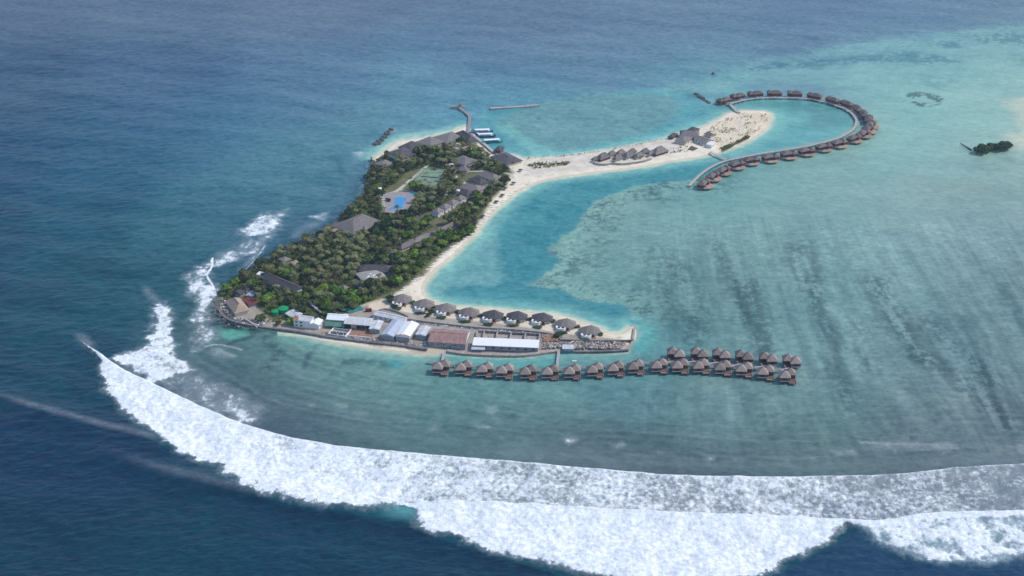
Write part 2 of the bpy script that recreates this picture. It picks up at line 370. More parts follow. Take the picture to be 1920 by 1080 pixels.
# basin between beach and reef
CH = [(790,548),(800,522),(846,478),(893,434),(930,390),(972,355),(1040,328),(1120,318),(1220,306),(1300,290),(1340,284),(1370,296),(1340,318),(1300,337),(1223,343),(1180,352),(1157,362),(1133,368),(1113,380),(1090,407),(1080,427),(1047,450),(1027,470),(1052,487),(1037,503),(1013,523),(987,535),(1007,539),(1047,542),(1073,553),(1090,563),(1130,567),(1173,573),(1182,590),(1200,602),(1218,625),(1210,650),(1190,660),(1192,615),(1170,615),(1140,618),(1090,598),(1020,583),(920,575),(830,565)]
ch = zone(CH, 3.0, 4.5, 9, 9.0)
blend(ch, (82,149,167))
shelf = zone([(815,520),(850,485),(893,440),(925,425),(937,467),(941,493),(950,513),(930,537),(880,537),(843,545),(812,548)], 5, 5, 10, 14.0)
blend(shelf*ch*0.75, (120,172,184))
blend(zone([(1000,420),(1060,395),(1100,375),(1120,385),(1085,415),(1070,435),(1040,455),(1018,475),(1045,490),(1030,510),(985,535),(955,540),(945,500),(960,460)], 14, 5, 12, 15.0)*ch*0.7, (72,138,158))
blend(zone([(990,537),(1050,545),(1090,566),(1150,573),(1185,590),(1160,592),(1080,585),(1010,565),(970,550)], 8, 5, 10, 16.0)*ch*0.6, (74,138,156))
weed = ch*sst(n_mid*0.6+n_small*0.4, 0.54, 0.66)*sst(-isd, 14, 30)
mult(weed*0.55, (0.74, 0.86, 0.90))
for pts in ([(1020,350),(1060,345),(1130,340)],[(960,395),(990,385),(1010,380)],[(940,460),(938,490),(950,510)],[(845,541),(890,536),(925,538),(960,532)],[(985,535),(1050,543),(1085,562),(1150,568)]):
    d = line_dist(X, Y, smooth_line(PP(pts), 3)); mult(sst(-d, -9, 0)*0.7*sst(n_small, 0.35, 0.6), (0.72, 0.84, 0.88))
# rim of coral heads along the reef edge
RE = PP([(1300,337),(1223,343),(1180,352),(1133,368),(1090,407),(1047,450),(1027,470),(1052,487),(1013,523),(987,535),(1047,542),(1090,563),(1173,573)])
d = line_dist(X, Y, smooth_line(RE, 4))
heads = (1-ch)*sst(-d, -75, -4)*reef
cor = sst(fbm(X, Y, 4.5, 4, 44.0, 0.7)*0.62+fbm(X, Y, 26, 3, 45.0)*0.38, 0.52, 0.60)
blend((1-ch)*sst(-d, -60, -2)*reef*0.45, (132,172,174))
mult(reef*(1-ch)*sst(-d, -60, -3)*(spk-0.5)*3.0, (0.72, 0.76, 0.80))
mult(heads*cor*1.0, (0.56, 0.61, 0.66))
blend((1-ch)*sst(-d, -26, -2)*reef*0.30*(1-cor), (135,180,176))
for c in ((1250,350,36,12),(1140,430,26,9),(1130,450,22,12),(1120,475,16,8),(1240,370,30,12)):
    q = P(c[0], c[1]); s_ = mpp(c[1]); dd = ((X-q.x)/(c[2]*s_))**2+((Y-q.y)/(c[3]*s_*2.4))**2
    mult(np.exp(-dd)*0.8*sst(n_small*0.6+n_mid*0.4, 0.42, 0.6), (0.60, 0.64, 0.68))
# pool ringed by the curved walkway
loopin = zone([(1375,292),(1420,285),(1500,270),(1560,258),(1592,240),(1600,222),(1585,206),(1540,192),(1470,186),(1405,190),(1390,203),(1440,207),(1450,225),(1430,250),(1390,275)], 5, 4, 10, 21.0)
blend(loopin, (106,170,183))
mult(loopin*(fbm_dir(X/60, Y/22, 1.0, 3, 22.0)-0.5)*2.0, (0.66, 0.84, 0.88))
blend(zone([(1500,240),(1560,238),(1596,228),(1590,208),(1540,195),(1460,190),(1400,192),(1440,203),(1520,212)], 12, 5, 10, 23.0)*loopin*0.65, (98,148,162))
# northern bay with its grey reef patch
bay = zone([(895,262),(905,215),(960,205),(1060,185),(1180,170),(1250,168),(1310,190),(1345,210),(1320,232),(1270,246),(1180,270),(1100,284),(1000,294),(950,288)], 8, 5, 14, 24.0)
blend(bay*0.9, (96,160,178))
patch = zone([(925,232),(960,213),(1010,196),(1080,181),(1180,176),(1250,181),(1275,200),(1245,232),(1200,253),(1130,268),(1070,280),(1020,276),(985,262),(960,248)], 6, 6, 12, 25.0)
blend(patch*0.68, (114,153,167))
mult(patch*(n_mid-0.5)*2, (0.86, 0.92, 0.94))
blend(zone([(930,240),(955,232),(980,250),(1015,272),(1040,285),(1010,292),(985,280),(960,258)], 5, 4, 10, 26.0)*0.6, (130,190,196))
# shoal band north east
ne = zone([(1240,168),(1330,150),(1400,122),(1480,104),(1560,86),(1640,78),(1730,66),(1850,50),(1990,42),(2200,40),(2200,330),(1640,320),(1655,240),(1640,190),(1580,165),(1500,158),(1400,158),(1340,176)], 20, 22, 26, 27.7)
blend(ne*0.42*(1-0.5*sst(PYv, 200, 300)), (130,184,190))
blend((1-ne)*sst(PXv, 1250, 1450)*(1-sst(PYv, 90, 150))*0.5, (98,128,160))
for pts, a in (([(1380,135),(1450,118),(1560,106),(1640,100),(1700,92),(1760,105),(1800,115),(1740,124),(1640,118),(1560,124),(1450,130)],.8),([(1750,80),(1800,75),(1810,86),(1770,92)],.8),([(1800,68),(1860,64),(1920,58),(2000,60),(2000,88),(1900,84),(1850,80)],.8),([(1730,140),(1790,150),(1790,168),(1740,162)],.5),([(1880,95),(1920,100),(1980,118),(1920,120)],.4),([(1905,220),(1940,222),(1940,236),(1915,232)],.6)):
    mult(zone(pts, 10, 14, 18, 28.0+a)*a*sst(n_mid*0.5+n_small*0.5, 0.34, 0.56), (0.46, 0.58, 0.70))
blend(zone([(1300,200),(1345,180),(1400,150),(1500,140),(1600,135),(1640,180),(1660,260),(1600,290),(1500,300),(1480,330),(1700,330),(1860,300),(1920,200),(1800,130),(1600,125),(1400,145),(1330,170)], 30, 14, 30, 27.0)*0.20, (126,178,188))
blend(zone([(1880,190),(1960,180),(2100,190),(2100,300),(1930,285),(1895,270),(1890,255),(1920,240)], 14, 8, 20, 29.0)*0.7, (196,204,196))
q = P(1733, 185); s_ = mpp(185); rr = np.sqrt(((X-q.x)/(36*s_))**2+((Y-q.y)/(17*s_*2.7))**2)+(fbm(X, Y, 22, 3, 30.5)-0.5)*0.7
blend((1-sst(rr, 0.85, 1.05))*sst(fbm(X, Y, 8, 4, 30.0, 0.7)*0.5+fbm(X, Y, 26, 2, 30.8)*0.5-0.10*(1-sst(rr, 0.2, 0.6)), 0.50, 0.54)*0.85, (82,116,126))
for (a, b, r) in ((1358,204,6),(1372,210,8),(1300,180,10),(1893,300,6)):
    q = P(a, b); dd = ((X-q.x)**2+((Y-q.y)*0.8)**2); mult(np.exp(-dd/r**2)*0.8, (0.66, 0.72, 0.78))
mult(reef*sst(-PYv, -330, -120)*(fbm_dir(X/70, Y/26, 1, 3, 33.0)-0.5)*1.6, (0.84, 0.92, 0.93))
# west coast: tints over the reef edge
blend(zone([(230,420),(330,350),(460,290),(600,240),(690,225),(740,245),(690,290),(640,340),(560,400),(470,430),(420,470),(330,500),(240,470)], 30, 16, 40, 35.0)*0.30*(0.4+n_big), (86,140,158))
mult(sst(-isd, -5, 30)*(1-sst(-isd, 60, 110))*(PXv < 900)*(PYv < 600)*(n_mid-0.42)*1.6, (0.78, 0.86, 0.90))
d = line_dist(X, Y, smooth_line(PP([(625,292),(638,305),(640,320),(655,332)]), 3)); mult(sst(-d, -9, 0)*0.8, (0.68, 0.75, 0.80))
blend(zone([(740,272),(700,292),(690,300),(720,262),(800,246),(860,236),(872,246),(820,256)], 8, 4, 8, 36.0)*0.75, (150,190,196))
# southern shore: pools and dark weed
SH = reef*sst(isd, -40, -4)*(PYv > 600)*(PXv < 1200)
blend(SH*0.35, (116,160,156))
blend(zone([(415,620),(455,618),(465,626),(440,636),(418,632)], 3, 2, 6, 37.0)*0.8, (104,176,170))
for pts, wd in (([(385,575),(382,610),(375,640)],16),([(400,600),(440,612),(480,618)],6),([(495,635),(515,650),(525,665),(505,685),(498,692)],7),([(430,643),(470,632)],5),([(600,640),(580,665),(570,690)],4),([(640,680),(700,676),(720,683)],8)):
    d = line_dist(X, Y, smooth_line(PP(pts), 3)); mult(sst(-d, -wd*1.3, 0)*sst(n_small, 0.25, 0.6), (0.52, 0.58, 0.66))
blend(zone([(722,680),(740,675),(757,682),(750,690),(730,690)], 2.5, 2, 6, 38.0)*0.7, (66,144,162))
blend(zone([(845,668),(900,672),(1000,674),(1040,668),(1040,684),(960,686),(860,680)], 6, 3, 8, 39.0)*0.65, (72,160,170))
blend(zone([(1180,660),(1200,612),(1215,600),(1235,625),(1215,660)], 6, 3, 8, 40.0)*0.55, (92,168,174))
# paler water over sand next to every beach
shore = sst(isd, -16, -1)
quay = (PXv > 880) & (PXv < 945) & (PYv < 292)
rocky = ((PXv < 700) & (PYv < 600) & (PYv > 300)) | ((PXv < 520) & (PYv > 540))
kk = np.where(quay | rocky, 0.0, 1.0)*(1-0.7*sst(PXv, 1172, 1186)*(PYv > 600))
beachk = np.where((PXv > 780) & (PYv > 300) & (PYv < 628), 1.0, np.where(PYv > 630, 0.55, 0.85))
blend(sst(isd, -26, -2)*0.65*kk*beachk, (142,200,204))
blend(sst(isd+(n_mid-0.5)*5, -7, 0)*0.85*kk*beachk, (206,218,206))
mult(sst(isd, -20, 0)*rocky*sst(n_small, 0.35, 0.55)*0.8, (0.55, 0.60, 0.64))
# open sea: wind and swell tone, sky sheen of wave facets painted in
deep = 1-reef
mult((fbm_dir(X/40, Y/16, 1, 4, 51.0)-0.5)*1.6, (0.86, 0.89, 0.92))
mult((fbm_dir(X/150, Y/70, 1, 3, 52.0)-0.5)*1.6*deep, (0.84, 0.88, 0.92))
mult((fbm_dir((X+Y*0.5)/6, Y/7.0, 1, 3, 53.0)-0.5)*1.1, (0.80, 0.84, 0.87))
fine = fbm_dir((X+Y*0.3)/5.0, (Y-X*0.25)/3.4, 1, 3, 54.0, 0.75)-0.5
mult(fine*2.0*(1-0.55*reef*(PYv < 420)), (0.70, 0.78, 0.83))  # uneven sky reflection of small wave facets put into the colour
mult(reef*(fbm_dir(X/9.0, Y/2.6, 1, 3, 55.0, 0.7)-0.5)*1.6, (0.84, 0.86, 0.88))
col = np.clip(col, 0.002, 0.9)

# ---- surf
A_TOP = [(150,640),(168,652),(190,665),(225,690),(300,725),(380,765),(450,795),(520,815),(600,832),(700,845),(900,862),(1100,878),(1250,890),(1400,896),(1480,897),(1600,893),(1700,888),(1800,878),(1920,872),(2100,868)]
A_BOT = [(168,656),(185,690),(192,730),(215,757),(255,797),(300,832),(345,853),(400,882),(440,907),(500,926),(560,944),(620,952),(700,962),(760,958),(800,962),(900,965),(1100,972),(1300,980),(1500,985),(1650,990),(1750,985),(1920,980),(2100,975)]
B_TOP = [(748,944),(780,942),(900,944),(1000,949),(1100,957),(1200,962),(1300,966),(1400,970),(1500,974),(1600,978),(1640,980),(1700,972),(1760,967),(1920,963),(2100,960)]
B_BOT = [(752,950),(780,984),(830,1006),(880,1022),(950,1044),(1010,1060),(1080,1082),(1180,1102),(1300,1105),(1400,1088),(1450,1074),(1500,1048),(1560,1022),(1590,996),(1602,992),(1640,1026),(1700,1050),(1760,1066),(1820,1066),(1870,1060),(1920,1050),(2100,1050)]
atop = smooth_line(PP(A_TOP), 3); abot = smooth_line(PP(A_BOT), 3); btop = smooth_line(PP(B_TOP), 3); bbot = smooth_line(PP(B_BOT), 3)
polyA = np.vstack([atop, abot[::-1]]); polyB = np.vstack([btop, bbot[::-1]])
nA = fbm(X, Y, 9, 5, 61.0, 0.62); nB = fbm(X, Y, 26, 4, 62.0)
rag = (fbm(X, Y, 14, 5, 63.0, 0.65)-0.5)
rag2 = (fbm(X, Y, 9, 5, 65.0, 0.7)-0.5)*0.75+(fbm(X, Y, 34, 2, 66.0)-0.5)*0.55
foam = np.zeros(len(X), np.float32); hgt = np.zeros(len(X), np.float32)
dA = sdist(X, Y, polyA, 30); dAt = line_dist(X, Y, atop); dAb = line_dist(X, Y, abot)
inA = sst(dA, -0.8, 0.8)
edgeA = np.where(dAb < dAt, sst(dA+rag2*20, -3, 9), sst(dA, -1.2, 1.6))
rightA = sst(PXv, 1050, 1750)
densA = 0.76-0.12*sst(PXv, 1300, 1850)-0.13*sst(PXv, 600, 1000)+0.16*sst(-dAb, -40, -6)*(1-sst(PXv, 620, 760))
densA = densA+0.20*sst(-dAt, -3.0, -0.4)+(nB-0.5)*0.18+(nA-0.5)*0.20+(fbm(X, Y, 2.6, 2, 68.0)-0.5)*0.22
densA += 0.10*(1-sst(PXv, 350, 560))
fA = edgeA*densA
dB = sdist(X, Y, polyB, 30); dBt = line_dist(X, Y, btop); dBb = line_dist(X, Y, bbot)
edgeB = np.where(dBb < dBt, sst(dB+rag2*20, -2, 8), sst(dB, -1.2, 1.6))
blueB = sst(PXv, 1580, 1625)
densB = 0.92+(nB-0.5)*0.20+(nA-0.5)*0.30-blueB*(0.22+0.04*sst(-dBt, -40, -8)*1.0)+blueB*(nA-0.5)*0.9+blueB*0.6*sst(-dBt, -8, -2)
densB = densB-0.30*sst(-dBb, -14, -2)*sst(nA, 0.42, 0.6)+0.30*sst(-(X-P(772, 962).x)**2-(Y-P(772, 962).y)**2, -900, -100)
fB = edgeB*densB
foam = np.maximum(foam, fA); foam = np.where(dB > 0, np.maximum(fB, foam*0.2), np.maximum(foam, fB))
def surf_zone(pts, dens, soft=3, ragm=8.0, seed=70.0, nd=0.6, lead=None, leadw=4.0, leadd=0.5):
    global foam
    d = sdist(X, Y, smooth_line(PP(list(pts)+[pts[0]]), 3)[:-1], 30)
    f = sst(d+(fbm(X, Y, 9, 4, seed, 0.65)-0.5)*2*ragm, -soft, soft)*(dens+(nA-0.5)*nd+(nB-0.5)*0.3)
    if lead:
        dl = line_dist(X, Y, smooth_line(PP(lead), 4)); f = np.maximum(f, (sst(-dl-(nA-0.5)*3, -leadw, -leadw*0.3))*(dens+leadd))
    foam = np.maximum(foam, f)
surf_zone([(300,568),(318,580),(326,612),(325,640),(338,668),(360,694),(330,706),(290,716),(255,700),(225,684),(212,672),(245,658),(275,642),(282,610)], 0.74, 5, 9, 71.0, 0.6, None)
surf_zone([(222,680),(290,700),(350,690),(400,715),(440,735),(490,765),(470,800),(380,763),(300,723),(225,690)], 0.47, 8, 9, 72.0, 0.7)
surf_zone([(534,391),(528,415),(515,435),(495,440),(460,445),(450,440),(462,424),(492,404)], 0.66, 6, 10, 73.0, 0.7, None)
surf_zone([(515,436),(498,462),(470,482),(430,492),(400,500),(392,486),(430,468),(460,450)], 0.54, 6, 8, 74.0, 0.7)
surf_zone([(498,462),(482,482),(455,506),(448,508),(470,482),(488,468)], 0.5, 5, 6, 75.0, 0.6, [(497,462),(484,480),(458,508)], 1.6, 0.1)
surf_zone([(396,484),(398,500),(390,520),(398,536),(406,548),(400,572),(380,596),(358,600),(366,570),(352,545),(350,522),(372,500)], 0.68, 7, 10, 76.0, 0.7, [(398,484),(396,500),(388,516),(400,538),(406,552)], 1.8, 0.1)
surf_zone([(366,590),(400,580),(400,625),(385,655),(362,650)], 0.56, 6, 8, 77.0, 0.8)
surf_zone([(578,404),(616,398),(609,413),(592,409)], 0.55, 3, 5, 78.0, 0.6)
surf_zone([(600,420),(560,445),(545,440),(590,415)], 0.28, 6, 4, 79.0, 0.6)
surf_zone([(662,286),(680,284),(679,296),(664,292)], 0.45, 3, 4, 80.0, 0.7)
surf_zone([(728,243),(742,240),(738,249),(728,250)], 0.42, 3, 4, 81.0, 0.7)
surf_zone([(395,652),(425,658),(445,668),(420,670),(400,662)], 0.48, 3, 4, 82.0, 0.7)
for x0, y0, w_, h_, dn in ((923,767,11,9,.5),(905,801,17,5,.55),(1068,826,12,5,.5),(1155,836,13,5,.5),(1240,849,7,5,.45),(1331,860,8,5,.62),(1378,862,5,4,.45),(1572,850,8,4,.5),(1592,846,8,3,.55),(675,774,10,5,.4),(583,757,6,4,.4),(640,762,12,5,.35),(813,800,8,3,.35),(1524,858,5,2,.4),(1918,842,8,6,.5),(600,660,6,2,.3),(683,350,5,6,.45),(515,680,8,3,.35)):
    surf_zone([(x0-w_,y0-h_*.8),(x0+w_,y0-h_*.6),(x0+w_*.8,y0+h_*.8),(x0-w_*.5,y0+h_)], dn*0.86, 3.5, 4, 83.0+x0*0.01, 0.9)
surf_zone([(1612,829),(1690,831),(1795,833),(1796,843),(1740,844),(1660,844),(1625,838)], 0.36, 4, 5, 86.0, 0.9, [(1612,830),(1700,832),(1795,834)], 1.2, 0.12)
surf_zone([(412,648),(440,650),(452,656)], 0.3, 2, 1, 87.0, 0.4, [(385,650),(410,646),(452,656)], 1.6, 0.25)
for pts, wd, dn in (([(-20,735),(60,762),(140,785),(220,805),(310,828)],3.4,.34),([(200,850),(300,880),(400,905),(520,930),(640,948)],4,.22),([(268,532),(285,556),(302,572)],4,.34),([(145,622),(160,640),(172,654)],4,.36),([(560,660),(760,690)],2,.0)):
    dl, t_ = line_dist(X, Y, smooth_line(PP(pts), 4), True)
    foam = np.maximum(foam, sst(-dl, -wd*1.9, 0)*(dn+0.12*(n_big-0.5))*sst(t_, -0.05, 0.3)*(1-sst(t_, 0.9, 1.0)*0.7)*(0.5+1.0*fbm(X, Y, 5, 3, 95.0)))
# foam scum drifting inside the surf
foam = np.maximum(foam, reef*sst(-dAt, -60, -3)*(1-inA)*(0.16+0.22*(n_mid-0.4))*sst(-PXv, -900, -420))
foam = np.maximum(foam, reef*sst(-dAt, -34, -3)*(1-inA)*(0.14+0.15*(n_mid-0.4)))
foam = np.clip(foam, 0, 1.3)
foam = np.where(Y > 620, foam, foam*0.6)
# tint: aerated water near breaking edges, dark unbroken faces behind
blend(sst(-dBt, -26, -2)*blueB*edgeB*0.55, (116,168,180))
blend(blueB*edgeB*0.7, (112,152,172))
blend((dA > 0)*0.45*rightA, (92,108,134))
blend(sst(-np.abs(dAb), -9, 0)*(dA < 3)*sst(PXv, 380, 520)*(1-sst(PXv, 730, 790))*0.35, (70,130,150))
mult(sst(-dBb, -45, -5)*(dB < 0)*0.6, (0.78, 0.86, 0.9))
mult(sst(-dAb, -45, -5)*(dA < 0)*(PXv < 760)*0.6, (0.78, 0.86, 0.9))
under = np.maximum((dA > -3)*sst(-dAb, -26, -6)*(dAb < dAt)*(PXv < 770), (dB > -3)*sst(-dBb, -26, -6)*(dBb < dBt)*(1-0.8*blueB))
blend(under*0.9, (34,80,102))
q = P(762, 958); blend(np.exp(-(((X-q.x)/14)**2+((Y-q.y)/9)**2))*0.85, (92,156,172))
# heights of the water surface
rough_f = np.clip(foam, 0, 1)
hgt += edgeA*(1.5*np.exp(-dAt/14)+0.5)+edgeB*(3.0*np.exp(-dBt/16)+0.5)*sst(PXv, 745, 840)
rs_ = np.clip(sst(dA, 0, 14)+sst(dB, 0, 14), 0, 1)
hgt += rs_*((nA-0.5)*2.0+(fbm(X, Y, 20, 2, 67.0)-0.5)*2.6+(fbm(X, Y, 3.2, 3, 64.0)-0.5)*0.5)+0.4*rough_f*(nA-0.5)
for pts, hh in (([(-20,735),(60,762),(140,785),(220,805),(310,830)],2.6),([(200,850),(300,880),(400,905),(520,930),(640,950)],2.2)):
    dl = line_dist(X, Y, smooth_line(PP(pts), 4)); hgt += hh*np.exp(-(dl/14)**2)
near = 1-sst(Y, 1400, 2600)
hgt += reef*0.26*np.sin(dAt/1.7+4*n_big)*sst(-dAt, -190, -90)*(dA < 0)*sst(fbm(X, Y, 30, 3, 96.0), .38, .6)
hgt += reef*0.9*sum(np.exp(-((dAt-c0-14*(n_big-0.5))/2.2)**2)*sst(PXv, a0, a0+60)*(1-sst(PXv, a1, a1+80)) for c0, a0, a1 in ((24, 1150, 1900), (38, 420, 1250), (46, 900, 1700), (62, 560, 1300), (80, 640, 1100), (96, 500, 900), (112, 1000, 1600)))
hgt += deep*near*(np.sin((Y+X*0.35)/11.0+5*n_big)*0.55+(fbm_dir((X-Y*0.4)/10, Y/5, 1, 3, 91.0)-0.5)*1.3)
hgt *= 1-sst(isd, -12, -3)

A_OFF = np.array([0.0, 0.0, 0.0]); 
CALTAB = None
CALTAB = [[45.0, 0.0715, 0.108, 0.157, 0.8387, 0.8894, 1.0327], [135.0, 0.0592, 0.0905, 0.1344, 0.8706, 0.9259, 1.0739], [225.0, 0.0508, 0.078, 0.117, 0.8992, 0.955, 1.109], [315.0, 0.0434, 0.0671, 0.1016, 0.9231, 0.9813, 1.1392], [405.0, 0.0378, 0.0585, 0.0891, 0.9435, 1.0018, 1.1633], [495.0, 0.033, 0.0514, 0.0791, 0.9553, 1.0149, 1.1796], [585.0, 0.0294, 0.0458, 0.0707, 0.9706, 1.0298, 1.1972], [675.0, 0.0256, 0.0401, 0.0623, 0.973, 1.0339, 1.2019], [765.0, 0.0237, 0.0371, 0.0576, 0.9824, 1.0435, 1.2135], [855.0, 0.0201, 0.0316, 0.0497, 0.9817, 1.0439, 1.2168], [945.0, 0.0195, 0.0304, 0.0477, 1.0014, 1.0633, 1.2354], [1035.0, 0.0175, 0.0274, 0.0436, 1.0089, 1.0718, 1.2444]]
#CALTAB_HERE
if CALTAB is not None:
    tb = np.array(CALTAB, np.float32)       # photograph row, offset rgb, gain rgb : what sky sheen and air add to, and the light multiplies, the sheet's colour
    pr = np.clip(PYv, tb[0, 0], tb[-1, 0])
    off = np.stack([np.interp(pr, tb[:, 0], tb[:, 1+k]) for k in range(3)], 1); gn = np.stack([np.interp(pr, tb[:, 0], tb[:, 4+k]) for k in range(3)], 1)
    alb = np.clip((col-off)/gn, 0.0015, 0.8)
else:
    alb = col
if CAL is not None: alb = np.full_like(col, CAL); foam[:] = 0

nu, ny = len(us), len(Ys)
idx = np.arange(nu*ny).reshape(ny, nu)
quads = np.stack([idx[:-1, :-1], idx[:-1, 1:], idx[1:, 1:], idx[1:, :-1]], -1).reshape(-1, 4)
co = np.stack([X, Y, hgt], 1).astype(np.float32)
keep = ~(isd[quads].min(1) > 6); quads = quads[keep]
fq = foam[quads].mean(1)
def grid_mesh(name, q, co, attrs, m):
    used = np.unique(q); remap = np.zeros(len(co), np.int64); remap[used] = np.arange(len(used)); q = remap[q]
    me = bpy.data.meshes.new(name); me.vertices.add(len(used)); me.vertices.foreach_set('co', co[used].ravel())
    me.loops.add(q.size); me.loops.foreach_set('vertex_index', q.ravel().astype(np.int32))
    me.polygons.add(len(q)); me.polygons.foreach_set('loop_start', np.arange(0, q.size, 4, dtype=np.int32)); me.polygons.foreach_set('loop_total', np.full(len(q), 4, np.int32))
    me.update(calc_edges=True)
    me.polygons.foreach_set('use_smooth', np.ones(len(q), bool))
    for k, v in attrs.items():
        if v.ndim == 2:
            a = me.color_attributes.new(k, 'FLOAT_COLOR', 'POINT'); a.data.foreach_set('color', np.hstack([v[used], np.ones((len(used), 1))]).astype(np.float32).ravel())
        else:
            a = me.attributes.new(k, 'FLOAT', 'POINT'); a.data.foreach_set('value', v[used].astype(np.float32))
    me.materials.append(m)
    o = bpy.data.objects.new(name, me); COL.objects.link(o); return o

def sea_material():
    m = bpy.data.materials.new('sea_water'); m.use_nodes = True; n = m.node_tree.nodes; l = m.node_tree.links; b = n['Principled BSDF']
    at = n.new('ShaderNodeAttribute'); at.attribute_name = 'bed'
    fo = n.new('ShaderNodeAttribute'); fo.attribute_name = 'foam'
    tc = n.new('ShaderNodeTexCoord')
    def noise(scale, det, rough=0.6, sc=(1, 1, 1)):
        mp = n.new('ShaderNodeMapping'); mp.inputs['Scale'].default_value = sc; l.new(tc.outputs['Object'], mp.inputs[0])
        t = n.new('ShaderNodeTexNoise'); t.inputs['Scale'].default_value = scale; t.inputs['Detail'].default_value = det; t.inputs['Roughness'].default_value = rough; l.new(mp.outputs[0], t.inputs['Vector']); return t.outputs['Fac']
    def math_(op, a, b2, c=None):
        q = n.new('ShaderNodeMath'); q.operation = op
        for i, v in enumerate((a, b2, c)):
            if v is None: continue
            if isinstance(v, (int, float)): q.inputs[i].default_value = v
            else: l.new(v, q.inputs[i])
        return q.outputs[0]
    n1 = noise(0.34, 8, 0.80, (1, 0.7, 1))
    f1 = math_('MULTIPLY', fo.outputs['Fac'], 1.12)
    d1 = math_('SUBTRACT', f1, n1)
    mk = math_('MULTIPLY', d1, 3.2); mk = n.new('ShaderNodeClamp'); l.new(math_('MULTIPLY', d1, 3.2), mk.inputs[0])
    veil = n.new('ShaderNodeClamp'); l.new(math_('MULTIPLY', fo.outputs['Fac'], math_('ADD', math_('MULTIPLY', n1, 0.5), 0.10)), veil.inputs[0])       # thin foam film
    msk = math_('MAXIMUM', mk.outputs[0], veil.outputs[0])
    fc = n.new('ShaderNodeMix'); fc.data_type = 'RGBA'; fr_ = n.new('ShaderNodeMapRange'); fr_.inputs[1].default_value = 0.33; fr_.inputs[2].default_value = 0.60; l.new(noise(0.27, 8, 0.8), fr_.inputs[0]); l.new(fr_.outputs[0], fc.inputs['Factor']); fc.inputs[6].default_value = (0.47, 0.56, 0.64, 1); fc.inputs[7].default_value = (0.90, 0.93, 0.94, 1)
    mx = n.new('ShaderNodeMix'); mx.data_type = 'RGBA'; l.new(msk, mx.inputs['Factor']); l.new(at.outputs['Color'], mx.inputs[6]); l.new(fc.outputs[2], mx.inputs[7])
    l.new(mx.outputs[2], b.inputs['Base Color'])
    r = n.new('ShaderNodeMapRange'); l.new(msk, r.inputs[0]); r.inputs[3].default_value = 0.20; r.inputs[4].default_value = 0.95; l.new(r.outputs[0], b.inputs['Roughness'])
    b.inputs['IOR'].default_value = 1.33; b.inputs['Specular IOR Level'].default_value = 0.27
    h = math_('ADD', math_('MULTIPLY', noise(0.16, 4, 0.6, (0.8, 1.5, 1)), 1.0), math_('MULTIPLY', noise(0.55, 4, 0.6, (0.7, 1.4, 1)), 0.35))
    hf = math_('MULTIPLY', math_('MULTIPLY', n1, msk), 0.7)
    bp = n.new('ShaderNodeBump'); bp.inputs['Strength'].default_value = 1.0; bp.inputs['Distance'].default_value = 0.8
    l.new(math_('ADD', h, hf), bp.inputs['Height']); l.new(bp.outputs[0], b.inputs['Normal'])
    return m
SEA = sea_material()
isfoam = fq > 0.36
if CAL is not None: isfoam[:] = False
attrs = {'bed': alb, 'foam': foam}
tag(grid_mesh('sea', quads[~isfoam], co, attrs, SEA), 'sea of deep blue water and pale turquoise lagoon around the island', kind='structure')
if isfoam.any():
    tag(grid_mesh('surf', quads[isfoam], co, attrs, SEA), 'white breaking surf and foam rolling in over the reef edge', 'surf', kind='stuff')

# ------------------------------------------------------------------ haze
hz = bpy.data.materials.new('haze_air'); hz.use_nodes = True; hn = hz.node_tree; hn.nodes.clear()
ho = hn.nodes.new('ShaderNodeOutputMaterial'); pv = hn.nodes.new('ShaderNodeVolumePrincipled'); pv.inputs['Color'].default_value = (0.50, 0.74, 1.0, 1); pv.inputs['Density'].default_value = HAZE_DENSITY; pv.inputs['Anisotropy'].default_value = 0.0
hn.links.new(pv.outputs[0], ho.inputs['Volume'])
if HAZE_DENSITY > 0:
    h_ = MB().box((0, 7000, (CAM_H+6-6)/2+0), (290000, 30000, CAM_H+18)).build('haze', hz); tag(h_, 'thin pale sea haze filling the air', 'haze', kind='stuff')

# ------------------------------------------------------------------ the island's ground
TREE_GREEN = [
 [(412,552),(440,528),(480,500),(530,474),(570,456),(605,438),(632,425),(660,440),(700,440),(722,425),(745,412),(775,405),(800,415),(812,425),(760,458),(765,466),(800,455),(835,440),(850,436),(880,425),(892,415),(888,436),(862,452),(845,455),(830,470),(808,486),(795,500),(775,520),(740,545),(700,562),(660,583),(620,598),(560,608),(545,600),(505,605),(500,580),(470,558),(455,548),(430,560)],
 [(700,440),(640,405),(665,387),(684,355),(690,325),(704,305),(735,312),(760,325),(740,345),(712,358),(714,400),(770,400),(778,372),(800,375),(815,362),(845,345),(850,335),(870,340),(858,365),(830,385),(800,400),(770,412)],
 [(704,302),(728,288),(745,300),(775,288),(800,280),(845,275),(862,285),(850,300),(858,312),(838,318),(800,312),(780,318),(755,325),(735,312)],
 [(862,270),(885,275),(905,290),(922,305),(950,312),(956,325),(925,330),(900,318),(878,322),(862,330),(850,320),(850,300),(866,290)],
 [(770,352),(800,350),(835,330),(842,318),(855,322),(845,345),(820,352),(805,362),(780,360)],
 [(940,338),(952,345),(935,358),(925,366),(910,385),(900,400),(885,412),(870,440),(845,455),(820,450),(835,425),(850,405),(868,385),(880,375),(900,365),(915,350),(928,340)],
]
x0, y0 = isle.min(0)-8; x1, y1 = isle.max(0)+8
gs = 0.9
gx = np.arange(x0, x1, gs); gy = np.arange(y0, y1, gs)
TX, TY = [a.ravel().astype(np.float32) for a in np.meshgrid(gx, gy)]
td = sdist(TX, TY, isle, 30)
TZ = ground_z_from(td)
tdep = np.arctan2(CAM_H-1.2, TY); tpy = 540+FOC*np.tan(tdep-PITCH); tpx = 960+FOC*TX/(TY*CP+(CAM_H-1.2)*SP)
